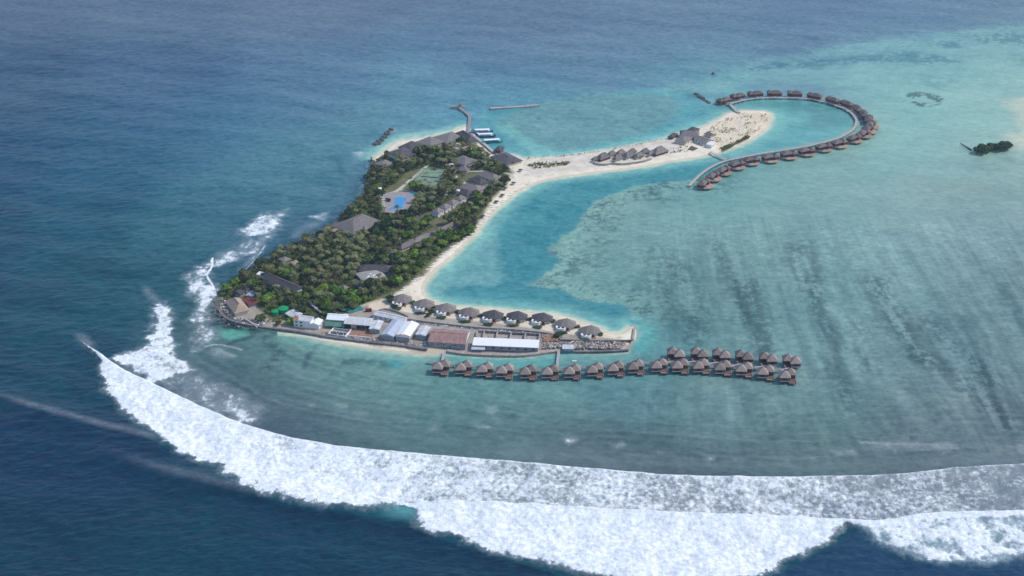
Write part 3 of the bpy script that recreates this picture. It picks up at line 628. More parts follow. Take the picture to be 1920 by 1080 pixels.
def tz(pts, soft, nz=0.0, size=8, seed=1.0):
    d = sdist(TX, TY, PP(pts, 1.2), 30)
    if nz: d = d+(fbm(TX, TY, size, 3, seed)-0.5)*2*nz
    return sst(d, -soft, soft)
def tline(pts, wd, soft=0.6):
    d = line_dist(TX, TY, smooth_line(PP(pts, 1.2), 3)); return sst(-d, -wd-soft, -wd+soft)
tn = fbm(TX, TY, 7, 4, 101.0); tn2 = fbm(TX, TY, 2.2, 2, 102.0)
SAND = np.array([0.73, 0.66, 0.53], np.float32)
tc_ = np.repeat(SAND[None], len(TX), 0)*(0.86+0.28*tn[:, None])
def tb(mask, c, v=0.25):
    global tc_
    m = np.clip(mask, 0, 1)[:, None]; cc = np.array(c, np.float32)*(1-v+2*v*tn[:, None]); tc_ = tc_*(1-m)+cc*m
# damp foreshore, then old coral sand on the spit, then the planted interior
tb(sst(-td, -3.2, -0.2), (0.62, 0.54, 0.44), 0.08)
tb(tz([(980,300),(1100,290),(1260,258),(1310,262),(1240,296),(1130,312),(1090,318),(985,330)], 3, 3, 8, 103.), (0.62, 0.56, 0.475), 0.25)
tb(tz([(1310,262),(1345,228),(1390,210),(1440,212),(1444,230),(1430,245),(1395,262),(1360,276),(1330,272)], 3, 3, 8, 104.), (0.68, 0.59, 0.44), 0.15)
head = tz([(1300,270),(1345,228),(1390,210),(1440,212),(1443,230),(1425,246),(1390,262),(1350,275)], 2, 2, 6, 104.5)
tb(head*sst(tn2*0.5+tn*0.5, 0.56, 0.68)*0.4, (0.19, 0.17, 0.12), 0.3)
tb(tline([(1385,211),(1392,224),(1388,236),(1380,250),(1374,258),(1358,268),(1352,275)], 1.5), (0.62, 0.55, 0.45), 0.1)
tb(tz([(1350,277),(1375,268),(1400,254),(1405,258),(1380,270),(1356,284)], 1.2, 1.2, 4, 105.), (0.13, 0.135, 0.06), 0.3)
tb(tz([(985,309),(1010,306),(1070,303),(1062,311),(1000,316)], 1.5, 3, 4, 106.)*sst(tn2, .3, .5), (0.14, 0.15, 0.07), 0.3)
tb(tz([(405,560),(430,530),(480,498),(530,472),(600,438),(640,405),(668,385),(686,350),(692,320),(706,300),(742,280),(780,268),(850,255),(885,262),(905,288),(950,312),(962,322),(948,350),(925,370),(905,405),(888,430),(862,452),(825,480),(795,515),(760,540),(735,556),(690,570),(600,600),(500,610),(420,590)], 3, 2, 6, 107.), (0.13, 0.135, 0.065), 0.4)
for g in TREE_GREEN: tb(tz(g, 2.0, 2.5, 6, 108.), (0.055, 0.070, 0.028), 0.4)
tb(tz([(520,600),(560,605),(600,612),(690,570),(735,556),(760,560),(740,575),(790,590),(1150,620),(1180,650),(900,662),(700,648),(560,620),(430,600),(410,580),(430,570),(480,575),(500,590)], 2, 2, 6, 109.), (0.34, 0.30, 0.25), 0.3)
tb(tz([(735,556),(770,548),(800,560),(920,574),(1060,588),(1140,616),(1168,622),(1160,636),(1060,626),(960,610),(850,598),(760,586),(715,580)], 2, 1, 6, 110.), (0.66, 0.58, 0.46), 0.12)
tb(tz([(690,572),(735,556),(770,546),(765,556),(730,568),(712,584),(690,580)], 1, 1, 5, 111.), (0.64, 0.54, 0.41), 0.1)
tb(tz([(765,600),(850,611),(960,621),(1045,629),(1060,637),(1140,640),(1170,640),(1168,656),(1060,655),(1015,650),(1012,632),(890,616),(800,606),(765,600)], 1.5, 1.5, 5, 112.), (0.25, 0.225, 0.205), 0.55)
tb(tz([(1120,640),(1172,638),(1165,652),(1120,652)], 2, 3, 4, 113.)*sst(tn2, .4, .6), (0.52, 0.45, 0.38), 0.3)
tb(tz([(765,656),(800,650),(838,652),(860,655),(855,668),(800,666)], 1, .6, 5, 114.), (0.50, 0.42, 0.31), 0.12)
tb(tz([(590,634),(700,650),(800,662),(800,672),(700,662),(590,646)], 1, .6, 5, 114.), (0.54, 0.48, 0.38), 0.1)
tb(tz([(402,570),(432,588),(425,605),(470,612),(480,620),(430,612),(398,590)], 1, 1.5, 3, 115.), (0.16, 0.155, 0.15), 0.5)
tb(tz([(845,262),(872,268),(905,275),(895,282),(862,278),(855,285),(845,285)], 1, 1, 4, 116.), (0.58, 0.50, 0.38), 0.1)
for pts, wd in (([(697,372),(735,362),(748,356),(765,342),(785,326),(800,312)],2.0),([(748,356),(772,360),(778,366)],1.6),([(778,395),(795,394),(805,388),(815,382)],1.8),([(795,394),(782,402)],2.0),([(815,368),(832,372),(840,358),(852,348),(858,338),(856,325),(852,318)],1.8),([(852,318),(845,312),(840,310)],3.0),([(858,338),(872,344)],2.4),([(750,452),(748,446),(756,438)],1.6),([(900,322),(935,322),(958,328),(962,334)],1.6),([(905,302),(920,308)],2.5),([(880,298),(895,292)],2),([(700,372),(712,372),(722,366)],2.0),([(870,322),(900,322)],1.2)):
    tb(tline(pts, wd), (0.50, 0.46, 0.38), 0.12)
tb(tz([(882,276),(893,270),(915,284),(895,285)], 1, .5, 4, 117.), (0.10, 0.12, 0.045), 0.3)
tb(sst(td, 0.2, 1.6)*(1-sst(td+tn*2, 3.0, 4.6))*(tpx > 700)*0.55, (0.50, 0.41, 0.31), 0.08)
tb(np.exp(-((td-7-4*tn)/0.9)**2)*(tn2 > 0.5)*0.35, (0.36, 0.30, 0.21), 0.2)
rocky_ = ((tpx < 700) & (tpy > 300) & (tpy < 600)) | ((tpx < 470) & (tpy > 540))
tb(sst(-td, -7, -4)*rocky_*(td > -4), (0.13, 0.125, 0.115), 0.5)
tb(tline([(765,602),(850,612),(900,618)], 2.5), (0.25, 0.24, 0.24), 0.3)
qi = np.arange(len(gx)*len(gy)).reshape(len(gy), len(gx))
tq = np.stack([qi[:-1, :-1], qi[:-1, 1:], qi[1:, 1:], qi[1:, :-1]], -1).reshape(-1, 4)
tq = tq[td[tq].max(1) > -4]
TZ2 = TZ+np.where(td > 3, (tn-0.5)*0.5, 0)+head*(tn2-0.5)*0.9
gm = bpy.data.materials.new('island_ground'); gm.use_nodes = True; n_ = gm.node_tree.nodes; l_ = gm.node_tree.links
ga = n_.new('ShaderNodeAttribute'); ga.attribute_name = 'ground'; gn_ = n_.new('ShaderNodeTexNoise'); gn_.inputs['Scale'].default_value = 1.1; gn_.inputs['Detail'].default_value = 5
gt = n_.new('ShaderNodeTexCoord'); l_.new(gt.outputs['Object'], gn_.inputs['Vector'])
gmr = n_.new('ShaderNodeMapRange'); gmr.inputs[1].default_value = .3; gmr.inputs[2].default_value = .7; gmr.inputs[3].default_value = .86; gmr.inputs[4].default_value = 1.12; l_.new(gn_.outputs['Fac'], gmr.inputs[0])
gmx = n_.new('ShaderNodeVectorMath'); gmx.operation = 'SCALE'; l_.new(ga.outputs['Color'], gmx.inputs[0]); l_.new(gmr.outputs[0], gmx.inputs['Scale'])
l_.new(gmx.outputs[0], n_['Principled BSDF'].inputs['Base Color']); n_['Principled BSDF'].inputs['Roughness'].default_value = 0.95; n_['Principled BSDF'].inputs['Specular IOR Level'].default_value = 0.15
tag(grid_mesh('island_ground', tq, np.stack([TX, TY, TZ2], 1), {'ground': np.clip(tc_, .01, .75)}, gm), 'low sand island ground with its long curving white beach and spit', kind='structure')

# ------------------------------------------------------------------ roofs and houses
def fit_rect(q, z):
    p = PP(q, z); c = p.mean(0)
    a = ((p[1]-p[0])+(p[2]-p[3]))/2; b = ((p[2]-p[1])+(p[3]-p[0]))/2
    if np.hypot(*a) < np.hypot(*b): a, b = b, -a
    L = np.hypot(*a); u = a/L; v = np.array([-u[1], u[0]]); W = abs(b@v)
    return c, L, W, math.atan2(u[1], u[0])
def hip_roof(mb, L, W, z, h, ridge=1.0, th=0.35, ox=0.0, oy=0.0, mi=0):
    """hipped roof; ridge 1 is a true hip, >1 towards a gable"""
    rl = max(0.0, (L-W)/2+ (ridge-1)*W/2); rl = min(rl, L/2)
    e = [(-L/2, -W/2), (L/2, -W/2), (L/2, W/2), (-L/2, W/2)]
    e = [(a+ox, b+oy) for a, b in e]
    A = (-rl+ox, oy, z+h); B = (rl+ox, oy, z+h)
    E = [(a, b, z) for a, b in e]; F = [(a, b, z-th) for a, b in e]
    if rl > 0.05:
        mb.face([E[0], E[1], B, A], mi); mb.face([E[2], E[3], A, B], mi)
        mb.face([E[1], E[2], B], mi); mb.face([E[3], E[0], A], mi)
    else:
        T = (ox, oy, z+h)
        for i in range(4): mb.face([E[i], E[(i+1) % 4], T], mi)
    for i in range(4):
        j = (i+1) % 4; mb.face([F[i], F[j], E[j], E[i]], mi)
    mb.face(F[::-1], mi); return mb
def hip_slats(L, W, z, h): pass
FOOT = []                                   # footprints (photo points) where no tree may stand
def openings(parent, L, W, z, n, size=(1.1, 1.1), side=-1, door=True, mw='glass', every=None):
    """windows and a door on the long side facing the camera"""
    k = n+(1 if door else 0)
    for i in range(k):
        x = -L/2+L*(i+0.5)/k; y = side*(W/2+0.03)
        if door and i == k//2:
            MB().box((x, y, 1.05), (1.1, 0.12, 2.1)).build('door', M[mw], parent)
        else:
            wd = MB().box((x, y, z), (size[0], 0.10, size[1])).build('window', M[mw], parent)
            MB().box((x, y+side*0.05, z-size[1]/2-0.06), (size[0]+0.3, 0.22, 0.10)).build('sill', M['white'], wd)
def house(name, label, cat, q, wh=3.0, rh=3.0, roof='thatch', wall='cream', ridge=1.0, inset=1.0, group=None, wins=3, fence=True, base=None, door=True, flat=False, keep=True):
    zb = 1.3 if base is None else base
    c, L, W, a = fit_rect(q, zb+wh)
    if roof.startswith('thatch') and ridge < 1.85: L *= 1.14; W *= 1.14
    if math.sin(a-math.pi/2) > 0 or math.cos(a) < 0: a += math.pi if math.cos(a) < 0 else 0
    z0 = gz(c[0], c[1])-0.05 if base is None else base
    e = empty(name, (c[0], c[1], z0), a, label, cat, group)
    MB().box((0, 0, wh/2-0.2), (L-2*inset, W-2*inset, wh+0.1)).build('wall', M[wall], e)
    if flat: MB().box((0, 0, wh+0.1), (L, W, 0.35)).build('roof', M[roof], e)
    else:
        hip_roof(MB(), L, W, wh+0.15, rh, ridge).build('roof', M[roof], e)
        rl = min(max(0.4, (L-W)/2+(ridge-1)*W/2), L/2)
        MB().box((0, 0, wh+0.15+rh), (2*rl+0.4, 0.7, 0.35)).build('ridge_cap', M[roof], e)
    if wins: openings(e, L-2*inset-1, W-2*inset, wh*0.58, wins, door=door)
    if keep: FOOT.append((c, L/2+1.2, W/2+1.2, a))
    return e
H = house
bh_ = H('beach_house', 'dark roofed two storey house with white and pink front at the north beach', 'house', [(731,285),(757,278),(777,286),(749,297)], 5.0, 3.4, 'thatch_dark', 'white', 1.0, 1.0, wins=5)
c, L, W, a = fit_rect([(731,285),(757,278),(777,286),(749,297)], 6.3)
MB().box((1, -W*0.57+0.9, 2.6), (L*0.95, 0.8, 0.7)).build('balcony', M['red_paint'], bh_)
H('guest_block', 'dark thatched block between the pink fronted house and the paler roofs', 'house', [(750,275),(775,264),(790,273),(768,283)], 3.4, 3.2, 'thatch_dark', 'cream')
H('guest_block', 'grey thatched block in the middle of the north beach row', 'house', [(781,265),(808,258),(834,266),(806,274)], 3.4, 3.4, 'thatch', 'cream')
H('guest_block', 'largest pale grey thatched block of the north beach row, behind the mast', 'house', [(813,257),(850,248),(868,259),(840,269)], 3.4, 3.6, 'thatch', 'cream')
H('arrival_hall', 'steep dark thatched hall at the root of the jetty', 'hall', [(857,253),(871,245),(893,262),(878,268)], 3.6, 4.6, 'thatch_dark', 'cream')
H('beach_pavilion', 'pale hip roofed pavilion alone at the north west corner', 'pavilion', [(704,306),(722,300),(738,307),(716,313)], 3.0, 3.4, 'thatch', 'cream', wins=2)
H('restaurant', 'wide grey thatched restaurant between the mast and the small gazebo', 'restaurant', [(850,302),(866,292),(894,301),(872,310)], 3.2, 3.6, 'thatch', 'cream')
H('dive_centre', 'long near black roofed hall at the corner of the harbour and the spit', 'hall', [(923,294),(947,287),(976,299),(950,310)], 3.2, 3.6, 'thatch_dark', 'cream')
H('gazebo', 'small round topped thatched gazebo beside the tennis court path', 'gazebo', [(858,319),(867,312),(880,314),(877,322)], 2.6, 3.0, 'thatch', 'cream', wins=2)
H('guest_house', 'pale grey thatched guest house nearest the parasols, largest of the beach side string', 'house', [(896,328),(911,321),(941,333),(925,340)], 3.2, 3.8)
H('guest_house', 'dark thatched guest house tucked between two paler roofs', 'house', [(881,337),(893,331),(914,341),(900,347)], 3.2, 3.2, 'thatch_dark')
H('guest_house', 'long ridged grey thatched guest house in the centre of the beach side string', 'house', [(863,353),(877,343),(908,352),(897,360)], 3.2, 3.8)
H('guest_house', 'squat dark thatched guest house with white tank behind it', 'house', [(863,362),(872,355),(889,361),(878,369)], 3.2, 3.2, 'thatch_dark')
for (x, y, lb) in ((864,371,'topmost of the four small white walled cottages stepping down through the trees'),(850,379,'second from the top of the four small white walled cottages'),(836,387,'third from the top of the four small white walled cottages'),(822,395,'lowest of the four small white walled cottages, half hidden by bushes')):
    H('cottage', lb, 'cottage', [(x-11, y+2), (x-1, y-4), (x+9, y), (x-1, y+6)], 4.4, 3.0, 'thatch', 'white', group='small white walled cottages in the trees', wins=2, inset=0.5)
H('hut', 'low dark thatched hut in the trees below the pool', 'hut', [(770,412),(780,405),(792,409),(780,417)], 2.8, 2.6, 'thatch_dark', 'white', wins=2)
for (x, y, w_, lb) in ((838,428,15,'upper thatched wing of the long guest row beside the beach bushes'),(815,437,15,'second thatched wing of the long guest row'),(790,448,15,'third thatched wing of the long guest row, with a white gable'),(764,460,15,'lowest thatched wing of the long guest row, with a white gable')):
    H('guest_wing', lb, 'house', [(x-w_, y+3.5), (x+w_*0.8, y-9), (x+w_, y-3.5), (x-w_*.8, y+9)], 3.2, 3.4, 'thatch', 'cream', group='joined wings of the long guest row', wins=3)
gh = H('great_hall', 'very wide grey thatched hall with a small front porch beside the west shore', 'hall', [(628,424),(676,403),(715,417),(664,438)], 3.6, 7.0, 'thatch', 'cream', ridge=1.1, wins=4)
hip_roof(MB(), 7.5, 6.5, 3.6, 3.4, 1.0).build('porch_roof', M['thatch'], gh).location = (-3, -13.5, 0)
H('hut', 'small tan roofed hut left of the great hall porch', 'hut', [(620,432),(628,428),(637,431),(630,436)], 2.8, 1.2, 'thatch_tan', 'grey_wall', wins=1)
H('staff_hall', 'dark hipped roof hall in the middle of the wood, behind the ruined white roof', 'hall', [(664,508),(690,498),(738,500),(730,511)], 3.4, 3.8, 'thatch_dark', 'grey_wall')
H('hut', 'small grey thatched hut between the ruined roof and the guest row', 'hut', [(730,474),(736,469),(748,471),(743,477)], 2.8, 2.6, 'thatch', 'cream', wins=2)
H('hut', 'grey thatched hut just below the ruined white roof', 'hut', [(663,533),(671,528),(682,532),(675,538)], 2.8, 2.6, 'thatch', 'cream', wins=2)
H('hut', 'small pale thatched hut left of the hut below the ruined roof', 'hut', [(635,539),(643,535),(653,539),(646,544)], 2.8, 2.2, 'thatch', 'cream', wins=2)
H('hut', 'thatched hut sunk in the bright trees above the service yard', 'hut', [(598,553),(612,547),(628,553),(615,560)], 2.8, 3.0, 'thatch', 'cream', wins=2)
H('hut', 'pale roof showing in the palms left of the wood', 'hut', [(545,492),(554,488),(560,492),(552,497)], 2.8, 1.2, 'thatch_tan', 'cream', wins=1)
H('hut', 'dark thatched hut at the west edge above the long grey dormitory', 'hut', [(523,486),(535,480),(545,486),(533,491)], 2.8, 2.2, 'thatch', 'cream', wins=1)
# half stripped roof: white boards left over a grey skeleton
rr = H('ruined_hall', 'low hall with a half stripped white and grey roof in the wood', 'hall', [(657,515),(700,506),(734,517),(690,527)], 3.2, 2.4, 'concrete', 'white', wins=4)
_, rL, rW, _a = fit_rect([(657,515),(700,506),(734,517),(690,527)], 4.5)
random.seed(5)
for i in range(13):
    for j in range(3):
        if random.random() < 0.62:
            t = (j+0.5)/3; x = -rL/2+(i+0.7)*rL/14
            if abs(x) > rL/2-rW/2*t-1.0: continue
            MB().face([(x-0.7*rL/28, -rW/2*(1-t)-0.8, 3.2+2.4*t-0.35+0.25), (x+0.7*rL/28, -rW/2*(1-t)-0.8, 3.2+2.4*t-0.35+0.25), (x+0.7*rL/28, -rW/2*(1-t)+0.9, 3.2+2.4*t+0.62), (x-0.7*rL/28, -rW/2*(1-t)+0.9, 3.2+2.4*t+0.62)]).build('roof_board', M[random.choice(['white', 'white', 'tin', 'tin_blue'])], rr)
H('dormitory', 'long dark grey roofed dormitory slanting down to the right near the west shore', 'house', [(489,521),(507,514),(566,537),(553,550)], 3.4, 3.0, 'thatch_dark', 'white', ridge=1.9)
H('store', 'small flat white roofed store beside the long dormitory', 'store', [(480,514),(487,509),(496,511),(490,517)], 3.0, 0, 'tin_new', 'white', flat=True, wins=1)
H('workshop', 'very dark roofed workshop with a pale ridge at the west tip', 'workshop', [(436,551),(456,536),(475,537),(452,552)], 3.2, 1.8, 'thatch_dark', 'grey_wall', ridge=1.9, wins=2)
H('thatched_house', 'tan thatched house alone on the western point', 'house', [(427,566),(447,560),(466,578),(440,589)], 3.0, 5.0, 'thatch_tan', 'cream', wins=2)
H('shed', 'dull red roofed shed beside the tan thatched house', 'shed', [(453,562),(470,556),(485,567),(468,573)], 2.6, 0.8, 'red_paint', 'grey_wall', ridge=1.9, wins=2)
H('shed', 'small grey blue shed between the dark workshop and the red shed', 'shed', [(462,552),(474,543),(482,549),(470,559)], 2.4, 0.6, 'tin_blue', 'grey_wall', ridge=1.9, wins=1)
H('shed', 'grey sheet roofed shed behind the white two storey house', 'shed', [(535,588),(553,580),(568,588),(549,597)], 3.2, 1.4, 'tin', 'grey_wall', ridge=1.9, wins=1)
wh_ = H('white_house', 'white two storey house with rust stained roof on the south shore', 'house', [(549,599),(557,590),(590,594),(581,604)], 6.4, 1.8, 'tin', 'white', ridge=2.0, inset=0.4, wins=0)
c, L, W, a = fit_rect([(549,599),(557,590),(590,594),(581,604)], 7.7)
MB().face([(-L/2+0.1, -W/2+0.1, 6.65), (-L/2+L*0.34, -W/2+0.1, 6.65), (-L/2+L*0.24, -W*0.12, 8.0), (-L/2+0.1, -W*0.06, 8.22)]).build('rust_patch', M['rust'], wh_)
for i in (-1, 0):
    for k in (1.6, 4.6):
        wn = MB().box((i*4.2-0.6, -W/2+0.36, k), (1.9, 0.14, 1.2)).build('window', M['glass'], wh_); MB().box((i*4.2-0.6, -W/2+0.22, k-0.7), (2.2, 0.3, 0.12)).build('sill', M['white'], wn)
H('annex', 'lower white annex joined to the right of the two storey house', 'house', [(580,606),(590,597),(605,600),(598,611)], 4.2, 1.2, 'tin_new', 'white', ridge=2, inset=0.3, wins=2)
ch_ = H('canteen', 'white barrel roofed canteen with a green awning on the south shore', 'canteen', [(611,599),(618,588),(655,590),(646,602)], 5.0, 2.2, 'tin_new', 'grey_wall', ridge=2, inset=0.3, wins=0)
c, L, W, a = fit_rect([(611,599),(618,588),(655,590),(646,602)], 6.3)
MB().face([(-L/2, -W/2-0.3, 3.6), (-L/2, -W/2-5.8, 2.2), (L/2, -W/2-5.8, 2.2), (L/2, -W/2-0.3, 3.6)]).face([(-L/2, -W/2-0.3, 3.45), (L/2, -W/2-0.3, 3.45), (L/2, -W/2-5.8, 2.05), (-L/2, -W/2-5.8, 2.05)]).build('green_awning', M['roof_green'], ch_)
for i in range(5): MB().box((-L/2+0.4+i*(L-0.8)/4, -W/2-5.5, 1.0), (0.2, 0.2, 2.2)).build('awning_post', M['pile'], ch_)
MB().box((0, -W/2+0.25, 1.3), (L*0.8, 0.15, 1.8)).build('dark_opening', M['glass'], ch_)
kt = empty('kitchen_hall', (*PP([(671,606)], 5)[0], 1.2), 0, 'wide white roofed hall open at the front on dark posts', 'hall')
c, L, W, a = fit_rect([(645,607),(651,593),(703,597),(692,611)], 6.2); kt.location = (c[0], c[1], 1.4); kt.rotation_euler = (0, 0, a)
FOOT.append((c, L/2+1, W/2+3, a))
hip_roof(MB(), L, W, 4.9, 1.5, 2.0, 0.2).build('roof', M['tin'], kt)
MB().box((0, 2.5, 2.3), (L-1.0, W-6.5, 4.9)).build('wall', M['grey_wall'], kt)
MB().box((-2, -W/2+3.2, 1.6), (7, 2, 3)).build('counter_block', M['cream'], kt)
for i in range(9): MB().box((-L/2+0.6+i*(L-1.2)/8, -W/2+0.5, 2.3), (0.28, 0.28, 4.8)).build('post', M['pile'], kt)
for i in range(3): MB().box((-L/2+3+i*9, -W/2+2.0, 1.5), (3.4, 0.3, 2.6)).build('dark_opening', M['glass'], kt)
H('lean_to', 'pale sheet roofed lean to stepping down beside the kitchen hall', 'shed', [(692,614),(701,599),(718,604),(711,622)], 4.0, 0.8, 'tin', 'grey_wall', ridge=2, inset=0.4, wins=1)
tr = empty('terrace', (*PP([(677,629)], 1.4)[0], 1.3), 0, 'brown tiled terrace with a low white wall in front of the kitchen hall', 'terrace')
c, L, W, a = fit_rect([(652,630),(658,618),(701,622),(697,635)], 1.6); tr.location = (c[0], c[1], 1.0); tr.rotation_euler = (0, 0, a)
MB().box((0, 0, 0.3), (L, W, 0.6)).build('terrace_floor', M['debris'], tr); MB().box((0, -W/2, 0.8), (L+0.4, 0.5, 1.6)).build('front_wall', M['white'], tr); MB().box((-L/2, 0, 0.8), (0.5, W-0.6, 1.55)).build('side_wall', M['white'], tr)
ge = empty('tank_yard', (0, 0, 0), 0, 'grey walled yard full of dark drums left of the brown terrace', 'yard')
c, L, W, a = fit_rect([(617,628),(624,617),(655,621),(649,634)], 1.6); ge.location = (c[0], c[1], 1.2); ge.rotation_euler = (0, 0, a)
for (x, y, dx, dy) in ((0, -W/2, L, 0.4), (0, W/2, L, 0.4), (-L/2, 0, 0.4, W-0.5), (L/2, 0, 0.4, W-0.5)): MB().box((x, y, 0.9), (dx, dy, 1.9)).build('yard_wall', M['tin_blue'] if dy < 1 else M['white'], ge)
MB().box((0, 0, 0.1), (L-0.5, W-0.5, 0.3)).build('yard_floor', M['concrete'], ge)
for i in range(9): MB().tube((-L/2+1.2+i*(L-2.4)/8, -1+0.6*(i % 2), 0.2), (-L/2+1.2+i*(L-2.4)/8, -1+0.6*(i % 2), 1.6), 0.6, seg=8).build('drum', M['glass'], ge)
H('long_store', 'long low white roofed store behind the twin blue and white sheds', 'store', [(698,591),(707,583),(763,596),(756,603)], 3.6, 1.5, 'tin', 'white', ridge=2, inset=0.3, wins=5)
H('twin_shed', 'large blue grey sheet roofed shed, left of the joined pair', 'shed', [(712,629),(735,601),(760,603),(739,631)], 4.4, 1.8, 'tin_blue', 'grey_wall', ridge=2, inset=0.3, wins=0)
t2 = H('twin_shed', 'large white sheet roofed shed, right of the joined pair', 'shed', [(740,630),(760,604),(786,607),(768,634)], 4.6, 1.8, 'tin_new', 'grey_wall', ridge=2, inset=0.3, wins=0)
c, L, W, a = fit_rect([(740,630),(760,604),(786,607),(768,634)], 5.9)
MB().face([(-L/2+0.05, -W/2+0.1, 4.85), (-L/2+2.6, -W/2+0.1, 4.85), (-L/2+1.6, -0.2, 6.62), (-L/2+0.05, -0.1, 6.66)]).face([(-L/2+0.05, W/2-0.1, 4.85), (-L/2+0.05, 0.1, 6.66), (-L/2+1.2, 0.2, 6.62), (-L/2+1.9, W/2-0.1, 4.85)]).build('rust_patch', M['rust'], t2)
H('small_store', 'pale blue roofed store between the joined sheds and the rusty warehouse', 'store', [(778,627),(790,611),(808,614),(798,631)], 4.2, 0.8, 'tin', 'grey_wall', ridge=2, inset=0.3, wins=1)
rw = H('warehouse', 'rusty pink roofed warehouse with a pale gable in the service yard', 'warehouse', [(804,641),(811,616),(883,621),(872,646)], 4.6, 3.4, 'tin_rust', 'grey_wall', ridge=2, inset=0.4, wins=5)
c, L, W, a = fit_rect([(804,641),(811,616),(883,621),(872,646)], 5.9)
MB().face([(L/2+0.05, -W/2, 4.7), (L/2+0.05, W/2, 4.7), (L/2+0.05, 0, 8.2)]).face([(L/2-0.3, -W/2, 4.95), (L/2-0.3, 0, 8.4), (L/2-0.3, W/2, 4.95)]).build('gable', M['white'], rw)
MB().box((0, W/2-0.6, 5.2), (L, 1.6, 0.25)).build('eave_strip', M['concrete'], rw)
nw = empty('long_warehouse', (0, 0, 0), 0, 'long bright white flat roofed warehouse by the quay wall', 'warehouse')
c, L, W, a = fit_rect([(886,647),(888,634),(1011,639),(1010,652)], 5.6); nw.location = (c[0], c[1], 1.2); nw.rotation_euler = (0, 0, a); FOOT.append((c, L/2, W/2, a))
MB().box((0, 0, 2.1), (L-1, W-1, 4.3)).build('wall', M['grey_wall'], nw)
NP = 16
for i in range(NP): MB().face([(-L/2+i*L/NP+0.02, -W/2, 4.3), (-L/2+(i+1)*L/NP-0.02, -W/2, 4.3), (-L/2+(i+1)*L/NP-0.02, W/2, 5.3), (-L/2+i*L/NP+0.02, W/2, 5.3)]).face([(-L/2+i*L/NP, -W/2, 4.12), (-L/2+i*L/NP, W/2, 5.12), (-L/2+(i+1)*L/NP, W/2, 5.12), (-L/2+(i+1)*L/NP, -W/2, 4.12)]).build('roof_panel', M['tin_new'], nw)
for i in range(8): MB().box((-L/2+4+i*(L-8)/7, -W/2+0.45, 2.2), (2.2, 0.12, 1.2)).build('window', M['glass'], nw)
MB().box((-L/2+5, -W/2-2.6, 3.0), (11, 4.4, 0.25)).build('lean_to_roof', M['tin_blue'], nw); 
for i in (0, 1): MB().box((-L/2+0.5+i*9, -W/2-4.4, 1.4), (0.2, 0.2, 3)).build('post', M['pile'], nw)
# roofless concrete cells behind it
fc_ = empty('roofless_block', (0, 0, 0), 0, 'roofless concrete building with a row of open bays behind the long warehouse', 'ruin')
c, L, W, a = fit_rect([(891,635),(895,619),(1014,626),(1011,641)], 2.6); fc_.location = (c[0], c[1], 1.2); fc_.rotation_euler = (0, 0, a); FOOT.append((c, L/2, W/2, a))
MB().box((0, W/2-1.5, 1.2), (L, 0.5, 2.4)).build('back_wall', M['concrete'], fc_); MB().box((0, 0, 0.1), (L, W-3, 0.2)).build('bay_floor', M['rubble'], fc_)
for i, t in enumerate((0.0, 0.11, 0.32, 0.54, 0.77, 1.0)): MB().box((-L/2+0.5+t*(L-1), -0.5, 1.3), (0.9, W-4, 2.7)).build('bay_wall', M['concrete'], fc_)
for i in range(14): MB().box((-L/2+9+i*(L-12)/13, W/2-2.1, 1.0), (1.0, 0.4, 1.7)).build('pier', M['pile'], fc_)
# tanks
for (x, y, r, hh, lb) in ((516,590,3.1,3.4,'smaller round green water tank nearer the tan house'),(532,586,4.4,4.0,'larger round green water tank under the trees')):
    t = empty('water_tank', G(x, y), 0, lb, 'water tank', 'round green water tanks'); FOOT.append((np.array(t.location[:2]), r+2, r+2, 0))
    MB().tube((0, 0, 0), (0, 0, hh), r, seg=24).build('tank_shell', M['tank'], t); MB().tube((0, 0, hh), (0, 0, hh+0.7), r*1.03, 0.4, seg=24).build('tank_lid', M['tank'], t)
for (x, y, r, lb) in ((846,313,2.6,'white round tank at the end of the tennis court path'),(858,361,2.6,'white round tank behind the dark guest house'),(712,357,2.2,'white water tank at the corner of the pool terrace')):
    t = empty('white_tank', G(x, y), 0, lb, 'water tank', 'white round tanks'); MB().tube((0, 0, 0), (0, 0, 2.4), r, seg=20).build('tank_shell', M['boat_white'], t); MB().tube((0, 0, 2.4), (0, 0, 2.9), r*0.98, 0.5, seg=20).build('tank_lid', M['boat_white'], t)
# tarpaulin, container
q = [G(631,583), G(674,576), G(683,582), G(656,589)]
t = MB(); nseg = 6
random.seed(3); gr = [[None]*(nseg+1) for _ in range(4)]
for j in range(4):
    for i in range(nseg+1):
        p = q[0].lerp(q[1], i/nseg).lerp(q[3].lerp(q[2], i/nseg), j/3); gr[j][i] = (p.x, p.y, p.z+0.5+(0.9 if j in (1, 2) else 0)+random.random()*0.3)
for j in range(3):
    for i in range(nseg): t.face([gr[j][i], gr[j][i+1], gr[j+1][i+1], gr[j+1][i]])
tag(t.build('tarpaulin', M['tarp']), 'teal tarpaulin spread over stores between the wood and the white sheds', 'tarpaulin')
ct_ = empty('container', G(691,585), math.radians(10), 'small dark red cargo container beside the teal tarpaulin', 'container'); MB().box((0, 0, 1.3), (5.2, 2.4, 2.6)).build('container_body', M['red_paint'], ct_); MB().box((2.64, 0, 1.3), (0.1, 2.2, 2.4)).build('door', M['rust'], ct_)
